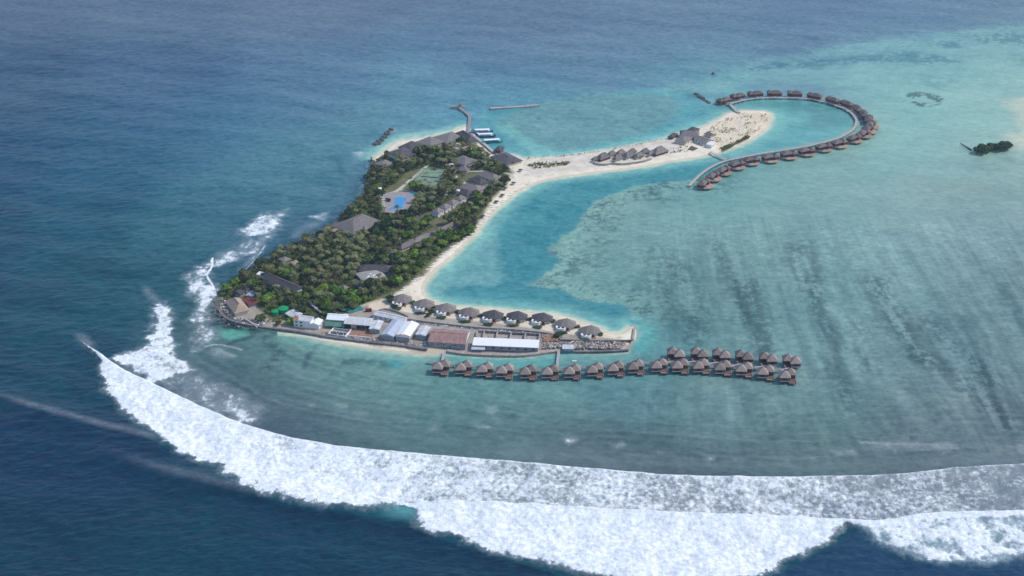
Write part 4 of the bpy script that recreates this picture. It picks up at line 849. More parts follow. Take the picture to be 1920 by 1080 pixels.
# turquoise excavator on the shore
ex = empty('excavator', G(842,652), math.radians(5), 'small turquoise excavator working on the shore beside the rusty warehouse', 'excavator')
for s in (-1, 1): MB().box((0, s*1.1, 0.45), (3.4, 0.6, 0.9), top=0.85).build('track', M['glass'], ex)
MB().box((-0.4, 0, 1.5), (3.2, 2.6, 1.1)).build('body', M['teal_boat'], ex); MB().box((0.6, 0.7, 2.6), (1.3, 1.1, 1.3), top=0.9).build('cab', M['teal_boat'], ex); MB().box((1.27, 0.7, 2.7), (0.05, 0.8, 0.8)).build('window', M['glass'], ex)
MB().tube((1.2, -0.3, 1.8), (4.4, -0.3, 4.0), 0.32).build('boom', M['teal_boat'], ex); MB().tube((4.4, -0.3, 4.0), (6.6, -0.3, 1.8), 0.25).build('stick', M['teal_boat'], ex); MB().box((6.7, -0.3, 1.3), (1.0, 1.2, 1.0), top=1.2).build('bucket', M['teal_boat'], ex)
# ------------------------------------------------------------------ beach villas: apex roof over a white bow fronted room
def beach_villa():
    e = empty('beach_villa', (0, 0, 0))
    L, W, z, h = 17.5, 13.5, 3.0, 4.6
    ring = [(-9.2, -1.5), (-5.0, -6.6), (3.0, -7.0), (9.0, -3.0), (8.0, 4.8), (2.5, 7.6), (-6.0, 6.6), (-9.6, 3.0)]
    m = MB(); ax, ay = (-0.3, 0.6), (1.6, 1.6)
    n = len(ring)
    top = [(-0.8, 0.4), (1.0, 1.2)]
    for i in range(n):
        a, b = ring[i], ring[(i+1) % n]
        ta = top[0] if a[0] < 0 else top[1]; tb_ = top[0] if b[0] < 0 else top[1]
        if ta == tb_: m.face([(*a, z), (*b, z), (*ta, z+h)])
        else: m.face([(*a, z), (*b, z), (*tb_, z+h), (*ta, z+h)])
        m.face([(*a, z-0.3), (*b, z-0.3), (*b, z), (*a, z)])
    m.face([(*p, z-0.3) for p in reversed(ring)]); m.build('roof', M['roof_brown'], e)
    inner = [(p[0]*0.80, p[1]*0.80+0.2) for p in ring]
    MB().prism(inner, 0, z-0.35).build('wall', M['cream'], e)
    bow = [(-3.7+4.3*math.cos(t), -5.6+4.2*math.sin(t)) for t in [math.pi+math.pi*k/10 for k in range(11)]]+[(0.6, -4.0), (-8.0, -4.0)]
    MB().prism(bow, 0, 3.0).build('bow_wall', M['white'], e)
    for k in (-1, 1): MB().box((-3.7+k*1.7, -7.3, 3.05), (1.9, 1.9, 0.35)).build('window', M['glass'], e)
    MB().box((1.9, -5.45, 1.2), (1.8, 0.3, 2.2)).build('door', M['redbrown'], e); MB().box((1.6, -7.2, 0.12), (4.5, 3, 0.3)).build('porch', M['deckred'], e)
    MB().box((6.9, -0.4, 1.3), (0.2, 5.4, 2.4), rz=math.radians(-8)).build('side_wall', M['cream'], e)
    return e
BV = [(755,565,0),(797,574,0),(838,582,2),(881,590,5),(926,595,12),(971,597,12),(1018,600,14),(1062,611,6),(1107,624,-4)]
M['roof_brown'] = mat('brown_grey_shingle', (0.205, 0.182, 0.172), 0.9, 0.15, 0.5, 0.06, 2.2, rnd=0.08)
dark_roof = None; bv0 = beach_villa(); bush_spots = []
for i, (x, y, r) in enumerate(BV):
    c = G(x-1, y+2); c.z -= 0.05
    lb = f'grey hip roofed beach villa with white bow front, {ORD[i]} from the left'
    if i == 0: o = bv0; o.location = c; o.rotation_euler = (0, 0, math.radians(-r)); o['label'] = lb
    else: o = copy_tree(bv0, c, math.radians(-r), lb)
    o['category'] = 'villa'; o['group'] = 'beach villas on the sand bar'; FOOT.append((np.array([c.x, c.y]), 10, 9, 0))
    if i in (4, 5, 6):
        for ch in o.children:
            if ch.name.startswith('roof'):
                if dark_roof is None: dark_roof = ch.data.copy(); dark_roof.materials.clear(); dark_roof.materials.append(M['thatch_dark'])
                ch.data = dark_roof
    bush_spots += [(x-9, y+15, 3.2, 1.0, i), (x+18, y+3, 2.4, 1.3, i)]
# ------------------------------------------------------------------ villas on stilts: one straight pier, one curved
DZ = 2.3
def water_villa(mirror=1):
    e = empty('water_villa', (0, 0, 0)); s = mirror
    MB().box((s*0.2, 0.4, DZ), (15.0, 12.0, 0.3)).build('deck', M['pile'], e)
    MB().box((s*4.1, -5.7, DZ-0.25), (6.6, 5.4, 0.25)).build('sun_deck', M['deckred'], e)
    for (x, y) in ((-6.5, -4.5), (-0.5, -5), (6.5, -7.5), (-6.5, 5.5), (0.5, 5.5), (6.5, 5.5)): MB().tube((s*x, y, -1), (s*x, y, DZ), 0.22).build('stilt', M['pile'], e)
    for nm, cx, cy, sz, h in (('a', -3.0, -0.8, 10.6, 4.6), ('b', 3.0, 4.2, 10.0, 4.6)):
        MB().box((s*cx, cy, DZ+2.0), (sz-1.5, sz-1.5, 3.8)).build('wall', M['redbrown'], e)
        r = hip_roof(MB(), sz, sz, DZ+3.7, h, 1.0, 0.3, s*cx, cy).build('roof', M['thatch_pink'], e)
        MB().tube((s*cx, cy, DZ+3.7+h-0.4), (s*cx, cy, DZ+3.7+h+0.5), 0.5, 0.15).build('finial', M['pile'], r)
        MB().box((s*cx, cy-(sz-1.5)/2-0.06, DZ+1.9), (sz*0.3, 0.12, 1.7)).build('window', M['glass'], e)
    MB().box((s*-3.4, -6.0, DZ+0.6), (9.2, 0.15, 0.8)).build('railing', M['rail'], e)
    MB().box((s*7.2, -5.8, DZ+0.4), (0.15, 5.0, 0.7)).build('railing', M['rail'], e)
    MB().box((s*1.7, -2.6, DZ+1.2), (1.1, 0.15, 2.1)).build('door', M['glass'], e)
    return e
wv = water_villa(1); used = False; VS = 0.84
LOWER = [(827,693),(869,695),(909,698),(947,701),(990,703),(1032,703),(1073,702),(1115,699),(1154,696),(1192,693),(1235,691),(1275,691),(1314,692),(1354,695),(1395,698),(1435,703),(1476,710)]
for i, (x, y) in enumerate(LOWER):
    p = P(x+random.uniform(-.6, .6), y+random.uniform(-.4, .4), DZ); rz = math.radians(-(0 if i else 8)+(-3 if i > 12 else 0)+random.uniform(-3.5, 3.5)); lb = f'double roofed water villa, {ORD[i]} from the left in the long front row'
    if i == 0: o = wv; o.location = (p.x, p.y, 0); o.rotation_euler = (0, 0, rz); o['label'] = lb
    else: o = copy_tree(wv, (p.x, p.y, 0), rz, lb)
    o['category'] = 'water villa'; o['group'] = 'water villas along the straight pier'; o.scale = (VS, VS, 0.95)
wv2 = water_villa(-1)
for i, (x, y) in enumerate([(1267,670),(1311,670),(1352,672),(1395,675),(1440,679),(1484,683)]):
    p = P(x, y, DZ); lb = f'double roofed water villa, {ORD[i]} from the left in the short back row'
    if i == 0: o = wv2; o.location = (p.x, p.y, 0); o['label'] = lb
    else: o = copy_tree(wv2, (p.x, p.y, 0), 0, lb)
    o['category'] = 'water villa'; o['group'] = 'water villas along the straight pier'; o.scale = (VS, VS, 0.95)
def walkway(name, label, pts, wd, z=DZ, m='walk', rail=True, pile_step=7.0, cat='boardwalk', smooth=True, group=None, thick=0.3):
    c = PP(pts, z); c = smooth_line(c, 6) if smooth and len(c) > 2 else c
    e = empty(name, (c[0][0], c[0][1], 0), 0, label, cat, group); o0 = c[0]
    t = np.gradient(c, axis=0); t /= np.linalg.norm(t, axis=1)[:, None]; nn = np.stack([-t[:, 1], t[:, 0]], 1)
    def ribbon(off0, off1, za, zb):
        mb = MB()
        for i in range(len(c)-1):
            a, b, cc, d = c[i]+nn[i]*off0-o0, c[i]+nn[i]*off1-o0, c[i+1]+nn[i+1]*off1-o0, c[i+1]+nn[i+1]*off0-o0
            mb.face([(*a, zb), (*d, zb), (*cc, zb), (*b, zb)]); mb.face([(*a, za), (*b, za), (*cc, za), (*d, za)])
            mb.face([(*a, za), (*d, za), (*d, zb), (*a, zb)]); mb.face([(*b, za), (*b, zb), (*cc, zb), (*cc, za)])
        return mb
    ribbon(-wd/2, wd/2, z-thick, z).build('deck', M[m], e)
    if rail:
        for s in (-1, 1): ribbon(s*(wd/2)-0.06, s*(wd/2)+0.06, z+0.85, z+1.0).build('handrail', M['rail'], e)
    if pile_step:
        pm = MB().tube((0, 0, -1.2), (0, 0, z-thick), 0.2).mesh('pile', M['pile']); acc = 0; k = 0
        for i in range(len(c)-1):
            acc += np.hypot(*(c[i+1]-c[i]))
            if acc >= pile_step and k < 200:
                acc = 0; k += 1
                for s in (-1, 1): p = c[i]+nn[i]*s*(wd/2-0.3)-o0; obj('pile', pm, e, (p[0], p[1], 0))
    return e
walkway('boardwalk', 'grey boardwalk running behind the long row of double roofed water villas', [(802,677),(850,684),(900,689),(950,693),(1000,694),(1050,693),(1100,689),(1150,685),(1200,681),(1240,680),(1280,681),(1330,685),(1400,689),(1496,697)], 2.0, m='walk_dark')
walkway('footbridge', 'narrow footbridge from the excavator beach to the left end of the villa pier', [(834,658),(831,669),(829,682)], 1.8)
walkway('footbridge', 'narrow straight footbridge from the quay hut to the middle of the villa pier', [(1048,657),(1046,675),(1045,692)], 1.8)
for i, (a, b) in enumerate((((1235,681),(1263,676)),((1278,681),(1306,676)),((1320,684),(1348,678)),((1365,687),(1392,681)),((1410,690),(1436,685)),((1460,694),(1480,689)))):
    walkway('spur_walkway', f'short slanting spur of walkway to the {ORD[i]} villa of the back row', [a, b], 1.5, rail=False, pile_step=0, cat='walkway', group='spur walkways to the back row')
# curved loop
LOOPW = [(1293,348),(1303,337),(1315,326),(1334,313),(1359,302),(1389,295),(1419,289),(1455,283),(1494,277),(1526,271),(1568,260),(1589,250),(1602,239),(1606,226),(1600,215),(1589,206),(1575,200),(1547,191),(1515,185),(1472,183),(1430,183),(1402,186),(1384,190),(1364,196)]
walkway('curved_boardwalk', 'long curved pale boardwalk sweeping round the lagoon pool in a hook', LOOPW, 2.7, pile_step=6)
walkway('footbridge', 'pale footbridge from the spit to the lower arm of the curved boardwalk', [(1331,285),(1364,300)], 3.0)
walkway('footbridge', 'pale footbridge from the sandy spit head to the upper end of the curved boardwalk', [(1366,193),(1386,211)], 3.0)
def loop_villa():
    e = empty('loop_villa', (0, 0, 0))
    dk = [(-8.5, -3), (8.5, -3), (8.6, 4), (5.5, 8.8), (-1, 10.4), (-6.4, 8)]
    MB().prism(dk, DZ-0.2, DZ+0.1).build('deck', M['decktan'], e)
    for (x, y) in ((-7, -2), (0, -2), (7, -2), (-5, 5), (3.5, 6)): MB().tube((x, y, -1), (x, y, DZ-0.2), 0.2).build('stilt', M['pile'], e)
    for nm, cx, cy, lx, ly, h in (('main', 1.6, -0.6, 13.5, 8.6, 3.0), ('wing', -6.2, 0.8, 7.0, 9.0, 2.8)):
        MB().box((cx, cy, DZ+1.8), (lx-1.2, ly-1.8, 3.4)).build('wall', M['redbrown'], e)
        m = hip_roof(MB(), max(lx, ly), min(lx, ly), DZ+3.4, h, 0.8, 0.3)
        r = m.build('roof', M['thatch_loop'], e); r.location = (cx, cy, 0); r.rotation_euler = (0, 0, 0 if lx > ly else math.pi/2)
    MB().box((2.8, 3.2, DZ+1.3), (6.0, 0.15, 2.2)).build('window', M['glass'], e)
    MB().box((1.5, 4.6, DZ+0.2), (3.0, 1.4, 0.2)).build('plunge_pool', M['poolpale'], e)
    MB().box((0, -5.2, DZ-0.1), (1.8, 5.0, 0.2)).build('entry_walk', M['walk'], e)
    MB().box((6.6, 4.4, DZ+0.5), (0.12, 4.4, 0.8), rz=math.radians(25)).build('railing', M['rail'], e)
    MB().box((0.5, -3.55, DZ+1.2), (1.4, 0.12, 2.1)).build('door', M['glass'], e)
    return e
LV = [(1319,345),(1335,331),(1355,320),(1380,309),(1407,301),(1443,296),(1478,290),(1511,284),(1543,276),(1572,269),(1600,260),(1618,251),(1627,243),(1632,235),(1629,225),(1620,216),(1609,206),(1589,196),(1562,189),(1528,181),(1491,177),(1453,176),(1417,177),(1384,181),(1358,189)]
lw = smooth_line(PP(LOOPW, DZ), 6); lv0 = loop_villa()
for i, (x, y) in enumerate(LV):
    p = P(x, y, DZ+1.5); d = np.hypot(lw[:, 0]-p.x, lw[:, 1]-p.y); k = int(d.argmin()); vx, vy = p.x-lw[k, 0], p.y-lw[k, 1]
    tg = lw[min(k+1, len(lw)-1)]-lw[max(k-1, 0)]; nx, ny_ = -tg[1], tg[0]
    if nx*vx+ny_*vy < 0: nx, ny_ = -nx, -ny_
    rz = math.atan2(ny_, nx)-math.pi/2
    lb = f'red brown villa on the curved pier, {ORD[i]} counted from its free lower end'
    if i == 0: o = lv0; o.location = (p.x, p.y, 0); o.rotation_euler = (0, 0, rz); o['label'] = lb
    else: o = copy_tree(lv0, (p.x, p.y, 0), rz, lb)
    o['category'] = 'water villa'; o['group'] = 'water villas along the curved pier'
# ------------------------------------------------------------------ spit: spa cluster and restaurant
SPA = [(1131,294,21,5.0,'large left hand roof'),(1147,288,14,3.6,'a'),(1164,286,15,3.8,'b'),(1158,296,16,4.0,'c'),(1179,291,19,4.4,'d'),(1185,284,14,3.6,'e'),(1198,291,16,4.0,'f'),(1209,284,15,3.8,'g'),(1220,287,12,3.0,'h'),(1236,283,25,5.6,'i'),(1115,298,11,2.6,'j')]
SL = ['large grey thatched spa hut at the front left of the cluster on the spit','small spa hut at the back left of the spit cluster','second spa hut along the back of the spit cluster','spa hut in the front middle, right beside the large left one','wide front spa hut with the yellow green bush before it','third spa hut along the back of the spit cluster','front spa hut next to the largest pavilion','fourth spa hut along the back, beside the largest pavilion','smallest spa hut leaning on the largest pavilion','largest brown walled pavilion at the right end of the spa cluster','lowest flat topped hut at the far left of the spa cluster']
for (x, y, w_, h_, _), lb in zip(SPA, SL):
    hw = w_*0.62
    H('spa_hut', lb, 'hut', [(x-hw, y+2.0), (x+hw*0.4, y-hw*0.36), (x+hw, y+0.5), (x-hw*0.4, y+hw*0.42)], 2.6, h_, 'thatch', 'redbrown' if w_ > 20 else 'cream', group='thatched spa huts on the spit', inset=0.8, wins=2, ridge=0.8)
def wall_strip(name, label, pts, th, z0, z1, m, cat='wall', sm=3, group=None, kind=None):
    c = PP(pts, z1); c = smooth_line(c, sm) if sm and len(c) > 2 else c
    t = np.gradient(c, axis=0); t /= np.linalg.norm(t, axis=1)[:, None]+1e-9; nn = np.stack([-t[:, 1], t[:, 0]], 1)*th/2
    o0 = c[0]; mb = MB()
    L = [(*(c[i]+nn[i]-o0),) for i in range(len(c))]; R = [(*(c[i]-nn[i]-o0),) for i in range(len(c))]
    for i in range(len(c)-1):
        a, b, d, e = L[i], L[i+1], R[i+1], R[i]
        mb.face([(*e, z1), (*d, z1), (*b, z1), (*a, z1)]); mb.face([(*a, z0), (*a, z1), (*b, z1), (*b, z0)]); mb.face([(*e, z0), (*d, z0), (*d, z1), (*e, z1)])
    mb.face([(*L[0], z0), (*R[0], z0), (*R[0], z1), (*L[0], z1)]); mb.face([(*L[-1], z0), (*L[-1], z1), (*R[-1], z1), (*R[-1], z0)])
    o = mb.build(name, M[m]); o.location = (o0[0], o0[1], 0); return tag(o, label, cat, group, kind)
wall_strip('garden_wall', 'low curved pale wall in front of the thatched spa huts', [(1112,303),(1120,306),(1135,307),(1148,305),(1165,306),(1185,304),(1205,301),(1222,296)], 0.5, 1.0, 3.4, 'concrete')
H('spit_restaurant', 'large dark grey slate roofed restaurant with an orange timber gable on the spit', 'restaurant', [(1270,255),(1283,247),(1314,247),(1304,258)], 3.6, 4.4, 'thatch', 'orange', ridge=1.6, wins=3)
H('restaurant_wing', 'broad hipped front wing of the spit restaurant', 'restaurant', [(1268,263),(1278,256),(1299,258),(1284,268)], 3.2, 2.8, 'thatch', 'cream', wins=2)
H('restaurant_wing', 'gable roofed right wing of the spit restaurant with white end wall', 'restaurant', [(1303,262),(1316,255),(1332,263),(1324,269)], 3.4, 2.2, 'thatch', 'white', ridge=1.8, wins=2)
H('white_block', 'small flat white block at the right end of the spit restaurant', 'house', [(1324,270),(1332,264),(1342,267),(1334,273)], 3.6, 0, 'white', 'white', flat=True, inset=0.2, wins=2)
H('kitchen_hut', 'small grey gabled hut behind the spit restaurant', 'hut', [(1321,251),(1328,248),(1340,252),(1334,256)], 2.8, 1.6, 'thatch', 'white', ridge=1.6, wins=1)
H('over_water_hut', 'dark roofed hut standing over the water on the north side of the spit restaurant', 'hut', [(1290,243),(1298,238),(1311,242),(1303,247)], 3.4, 2.6, 'thatch_dark', 'redbrown', base=0.6, wins=2)
H('over_water_hut', 'low dark deck hut over the water at the left of the spit restaurant', 'hut', [(1252,256),(1262,250),(1272,251),(1262,258)], 2.6, 1.6, 'thatch_dark', 'pile', base=0.6, wins=1)
t = MB().prism([tuple(np.array(G(*p)[:2])-np.array(G(1299,279)[:2])) for p in [(1289,281),(1296,274),(1309,279),(1300,283)]], 0, 0.3).build('flower_bed', M['soil']); t.location = G(1299,279)+Vector((0, 0, 0.1)); tag(t, 'dark planted garden bed edged with sand in front of the spit restaurant', 'flower bed')
# ------------------------------------------------------------------ harbour
wall_strip('quay_wall', 'straight pale quay wall along the harbour with moored boats', [(879,244),(893,257),(909,270),(926,285),(938,290)], 3.2, -1, 1.9, 'walk', cat='quay', sm=0)
wall_strip('rock_apron', 'dark rubble foot of the western seawall', [(700,300),(694,318),(690,335),(686,352),(681,366)], 3, -1, 1.4, 'rock', cat='seawall')
jt = walkway('jetty', 'long bent grey jetty with a T shaped head north of the arrival hall', [(877,249),(880,233),(881,218),(871,208),(858,198)], 3.4, 2.2, 'walk_dark', rail=False, pile_step=9, cat='jetty', smooth=False)
c = PP([(846,198.5),(872,199)], 2.2); o0 = np.array(jt.location[:2]); mid = (c[0]+c[1])/2-o0; MB().box((mid[0], mid[1], 2.05), (np.hypot(*(c[1]-c[0])), 5.5, 0.5), rz=math.atan2(*(c[1]-c[0])[::-1])).build('jetty_head', M['walk_dark'], jt)
hu = empty('jetty_hut', (*PP([(863,199.5)], 2.2)[0], 2.2), 0, 'small grey shelter on the head of the jetty', 'hut'); MB().box((0, 0, 1.2), (3, 3, 2.4)).build('wall', M['grey_wall'], hu); hip_roof(MB(), 4, 4, 2.6, 1.2).build('roof', M['thatch'], hu)
wall_strip('breakwater', 'long thin grey concrete breakwater out in the northern water', [(919,202.5),(965,200),(1011,196.5)], 5.0, -1.5, 1.6, 'concrete', cat='breakwater', sm=0)
def rock_mole(label, a, b, wd, nrock, seed, hh=2.0):
    rnd = random.Random(seed); A, B = PP([a, b], 0.5); o0 = A; e = empty('rock_breakwater', (A[0], A[1], 0), 0, label, 'breakwater', 'dark rubble breakwaters')
    ic = bmesh.new(); bmesh.ops.create_icosphere(ic, subdivisions=1, radius=1)
    for v in ic.verts: v.co *= rnd.uniform(0.75, 1.2)
    me = bpy.data.meshes.new('rock'); ic.to_mesh(me); ic.free(); me.materials.append(M['rock'])
    d = B-A; n = np.array([-d[1], d[0]])/np.hypot(*d)
    MB().prism([tuple(A-o0+n*wd*0.25), tuple(A-o0-n*wd*0.25), tuple(B-o0-n*wd*0.25), tuple(B-o0+n*wd*0.25)], -1.5, 0.35).build('core', M['rock'], e)
    for i in range(nrock):
        t = rnd.random(); q = A+d*t+n*rnd.uniform(-.5, .5)*wd-o0; s = rnd.uniform(0.8, 1.9)
        o = obj('rock', me, e, (q[0], q[1], rnd.uniform(0, hh*0.5)), rnd.random()*6.28, (s*1.2, s, s*rnd.uniform(.5, .9)))
rock_mole('dark rubble breakwater slanting off the north west beach', (735,241), (704,272), 6, 70, 1)
rock_mole('short dark rubble breakwater off the upper end of the curved pier', (1304,174), (1330,194), 4, 46, 2, 1.4)
def hull_mesh(L, B, D, m, name):
    mb = MB(); st = [(-0.5, .55, .9), (-0.35, .85, .75), (0, 1, .7), (0.3, .8, .8), (0.44, .4, 1.05), (0.5, .04, 1.5)]
    rows = [[(L*x, -B/2*w_, D*h_), (L*x, -B/2*w_*.7, 0.25*D), (L*x, 0, -0.3*D), (L*x, B/2*w_*.7, 0.25*D), (L*x, B/2*w_, D*h_)] for x, w_, h_ in st]
    for i in range(len(rows)-1):
        for j in range(4): mb.face([rows[i][j], rows[i+1][j], rows[i+1][j+1], rows[i][j+1]])
        mb.face([tuple(Vector(rows[i][0])*0.98), tuple(Vector(rows[i][4])*0.98), tuple(Vector(rows[i+1][4])*0.98), tuple(Vector(rows[i+1][0])*0.98)])
    mb.face(rows[0]); return mb
def dhoni(label, px, py, rz, L=17.0, m='blue_boat', canopy='boat_white', roofL=0.72):
    p = P(px, py, 0); e = empty('excursion_boat', (p.x, p.y, 0.15), rz, label, 'boat', 'excursion boats moored at the quay')
    hull_mesh(L, 5.6, 2.2, m, 'hull').build('hull', M[m], e)
    MB().box((-0.6, 0, 1.9), (L*roofL*0.95, 3.2, 0.9)).build('cabin', M['boat_white' if m != 'teal_boat' else 'teal_boat'], e)
    for s in (-1, 1): MB().box((-0.6, s*1.63, 2.0), (L*roofL*0.8, 0.06, 0.45)).build('window_band', M['glass'], e)
    MB().box((-0.6, 0, 3.9), (L*roofL, 4.6, 0.22)).build('canopy', M[canopy], e)
    for x in (-0.5, -0.17, 0.17, 0.5):
        for s in (-1, 1): MB().tube((-0.6+x*L*roofL*0.9, s*1.6, 2.3), (-0.6+x*L*roofL*0.9, s*1.6, 3.8), 0.07).build('post', M['rail'], e)
    MB().box((L*0.36, 0, 1.75), (1.6, 1.4, 0.5)).build('bow_locker', M['boat_white'], e)
dhoni('blue hulled excursion boat with long white canopy, farthest of the moored ones', 905, 249, math.radians(6), 23)
dhoni('blue hulled excursion boat with white canopy, in the middle of the moored ones', 911, 257, math.radians(6), 22)
dhoni('teal hulled excursion boat with broad white canopy, nearest the over water hut', 923, 268, math.radians(9), 24, 'teal_boat')
dhoni('dark blue covered boat tight against the quay wall', 891, 252, math.radians(-30), 12, 'blue_boat', 'blue_boat')
H('harbour_hut', 'brown hut on stilts over the harbour beside the boats', 'hut', [(927,281),(935,274),(945,277),(938,284)], 3.4, 2.4, 'thatch_dark', 'redbrown', base=1.2, wins=2)
walkway('gangway', 'short gangway from the quay to the brown harbour hut', [(922,287),(932,282)], 1.6, 1.9, rail=False, pile_step=0, cat='gangway')
# mast
ms = empty('radio_mast', G(847,290), 0, 'tall pale lattice mast rising from the trees near the north beach', 'mast')
hm = 27.0
for k in range(3):
    a_ = 2*math.pi*k/3; MB().tube((0.45*math.cos(a_), 0.45*math.sin(a_), 0), (0.3*math.cos(a_), 0.3*math.sin(a_), hm), 0.17).build('mast_leg', M['mast'], ms)
br = MB()
for i in range(27):
    for k in range(3):
        a_ = 2*math.pi*k/3; b_ = 2*math.pi*(k+1)/3; br.tube((0.42*math.cos(a_), 0.42*math.sin(a_), i), (0.42*math.cos(b_), 0.42*math.sin(b_), i+1), 0.05, seg=4)
br.build('bracing', M['mast'], ms)
ms2 = empty('lamp_mast', G(910,312), 0, 'slim grey pole in the garden above the largest guest house', 'pole'); MB().tube((0, 0, 0), (0, 0, 13), 0.28, 0.18).build('pole', M['mast'], ms2); MB().box((0, 0, 13), (1.2, 1.2, 0.6)).build('lamp_head', M['mast'], ms2)
# pool terrace and court
pt = empty('pool_terrace', (*G(745,378)[:2], 1.75), 0, 'grey paved pool terrace with a blue swimming pool among the trees', 'swimming pool'); o0 = np.array(pt.location[:2])
def rel(pts, z=1.75): return [tuple(v) for v in (smooth_line(PP(list(pts)+[pts[0]], z), 4)[:-1]-o0)]
MB().prism(rel([(716,366),(735,361),(758,359),(782,361),(778,370),(771,378),(770,390),(764,398),(745,400),(722,398),(718,382)]), -0.6, 0.12).build('paving', M['pooldeck'], pt)
MB().prism(rel([(738,370),(750,368),(762,371),(765,375),(759,380),(756,386),(757,391),(748,393),(735,394),(727,391),(737,386),(740,380)]), 0.0, 0.30).build('pool_kerb', M['concrete'], pt)
MB().prism(rel([(739,371),(750,369),(761,371.7),(763.5,375),(758,380),(755,386),(756,390),(748,392),(735,393),(729,391),(738.5,386.5),(741,380)]), 0.1, 0.32).build('pool_water', M['pool'], pt)
MB().prism(rel([(768,361),(776,360),(784,362),(780,365.5),(770,366)]), 0.0, 0.2).build('childrens_pool', M['poolpale'], pt)
FOOT.append((np.array(G(746,380)[:2]), 17, 24, 0))
tcq = [(797,315),(836,318),(822,352),(768,347)]
c, L, W, a = fit_rect(tcq, 1.8); te = empty('tennis_court', (c[0], c[1], 1.75), a, 'faded green tennis court with a tall wire fence among the trees', 'tennis court'); FOOT.append((c, L/2+1, W/2+1, a))
MB().box((0, 0, 0.0), (L, W, 0.2)).build('court_surface', M['court'], te)
for (x, y, dx, dy) in ((0, -W*0.36, L*0.72, .25), (0, W*0.36, L*0.72, .25), (-L*.36, 0, .25, W*0.72), (L*.36, 0, .25, W*0.72), (0, 0, L*0.36, .25), (-L*.18, 0, .25, W*.58), (L*.18, 0, .25, W*.58)): MB().box((x, y, 0.115), (dx, dy, 0.02)).build('court_line', M['court_line'], te)
MB().box((0, 0, 0.6), (0.12, W*0.76, 0.95)).build('net', M['fence'], te)
pm = MB().tube((0, 0, 0), (0, 0, 3.4), 0.10, seg=4).mesh('fence_post', M['fence'])
for i in range(12):
    for s in (-1, 1): obj('fence_post', pm, te, (-L/2+i*L/11, s*W/2, 0))
for i in range(1, 6):
    for s in (-1, 1): obj('fence_post', pm, te, (s*L/2, -W/2+i*W/6, 0))
for zz in (1.7, 3.4):
    for s in (-1, 1): MB().box((0, s*W/2, zz), (L, 0.1, 0.1)).build('fence_rail', M['fence'], te); MB().box((s*L/2, 0, zz), (0.1, W, 0.1)).build('fence_rail', M['fence'], te)
# sea walls
wall_strip('sea_wall', 'dark sloping sea wall round the western point', [(410,578),(419,591),(436,601),(472,609),(520,616),(560,621),(600,628)], 2.2, -0.8, 2.0, 'concrete_dark', cat='sea wall')
wall_strip('sea_wall', 'dark concrete sea wall below the white sheds and kitchen hall', [(600,628),(650,635),(700,641),(765,648)], 2.2, -0.8, 2.3, 'concrete_dark', cat='sea wall')
wall_strip('sheet_pile_block', 'short dark sheet piling block jutting onto the sand below the white shed', [(764,648),(801,653)], 3.0, -0.5, 2.6, 'concrete_dark', cat='sea wall', sm=0)
wall_strip('quay_wall', 'pale topped dark quay wall in front of the long white warehouse', [(838,656),(870,661),(930,664),(985,664),(1030,658),(1052,656)], 3.6, -1, 2.0, 'rubble', cat='quay')
wall_strip('quay_wall', 'dark footed quay wall from the pontoon hut to the sandy tip', [(1072,658),(1110,658),(1150,657),(1178,655)], 2.4, -1, 1.9, 'concrete_dark', cat='quay')
wall_strip('retaining_wall', 'long black retaining wall behind the last beach villas', [(1050,636),(1075,637),(1110,638),(1150,638),(1188,637)], 0.9, 0.6, 2.7, 'concrete_dark', cat='wall')
wall_strip('tip_wall', 'narrow stone groyne closing the sandy tip', [(1190,613),(1188,626),(1186,640),(1176,654)], 1.6, -1, 2.0, 'rubble', cat='groyne')
wall_strip('garden_wall', 'long grey boundary wall between the service yard and the beach villas', [(765,597),(800,602),(850,608),(900,613),(950,616),(1000,620),(1040,626),(1052,636)], 0.8, 0.8, 3.0, 'concrete', cat='wall')
wall_strip('garden_wall', 'curved grey wall round the end of the long low white store', [(700,585),(712,580),(725,578),(745,583),(765,592)], 0.7, 0.8, 3.0, 'concrete', cat='wall')
wall_strip('ramp_wall', 'straight pale ramp wall running down from the tan thatched house', [(457,595),(482,612)], 1.4, 0.5, 2.4, 'concrete', cat='wall', sm=0)
wall_strip('stub_pier', 'short black stub of piles off the north west corner', [(696,294),(697,300)], 1.6, -1, 3.0, 'rock', cat='pier', sm=0)
# stairway roofs descending through the wood to the annex
st_ = empty('covered_stairway', G(596,588), 0, 'stepped row of small pale roofs leading down from the wood to the annex', 'stairway')
a_, b_ = G(578,570), G(602,590); d_ = b_-a_
for i in range(9):
    p = a_+d_*(i/8)-st_.location; MB().box((p.x, p.y, 2.2), (3.0, 1.5, 0.2), rz=math.radians(-15)).build('roof_step', M['tin' if i % 2 else 'concrete'], st_)
FOOT.append((np.array((a_+b_)/2)[:2], 6, 14, math.atan2(d_.y, d_.x)-math.pi/2))
# pontoon hut and small boats
po = empty('pontoon_hut', (*PP([(1065,657)], 1)[0], 0), math.radians(-3), 'pale blue roofed hut on a teal pontoon beside the middle footbridge', 'hut')
MB().box((0, 0, 0.4), (10, 7, 1.2)).build('pontoon', M['teal_boat'], po); MB().box((0, 0.5, 2.2), (8, 5, 2.6)).build('wall', M['tin_blue'], po); MB().box((0, 0, 4.2), (9.2, 7.4, 0.3)).build('roof', M['tin'], po)
for x in (-4, 4):
    for y in (-3, 3): MB().box((x, y, 2.5), (0.25, 0.25, 3.2)).build('post', M['pile'], po)
sb = empty('small_boat', (*PP([(1077,678)], 0)[0], 0.1), math.radians(10), 'small white boat floating alone behind the villa pier', 'boat'); hull_mesh(3.9, 1.9, 0.8, 'boat_white', 'hull').build('hull', M['boat_white'], sb); MB().box((-0.2, 0, 0.6), (0.5, 1.3, 0.15)).build('seat', M['teal_boat'], sb)
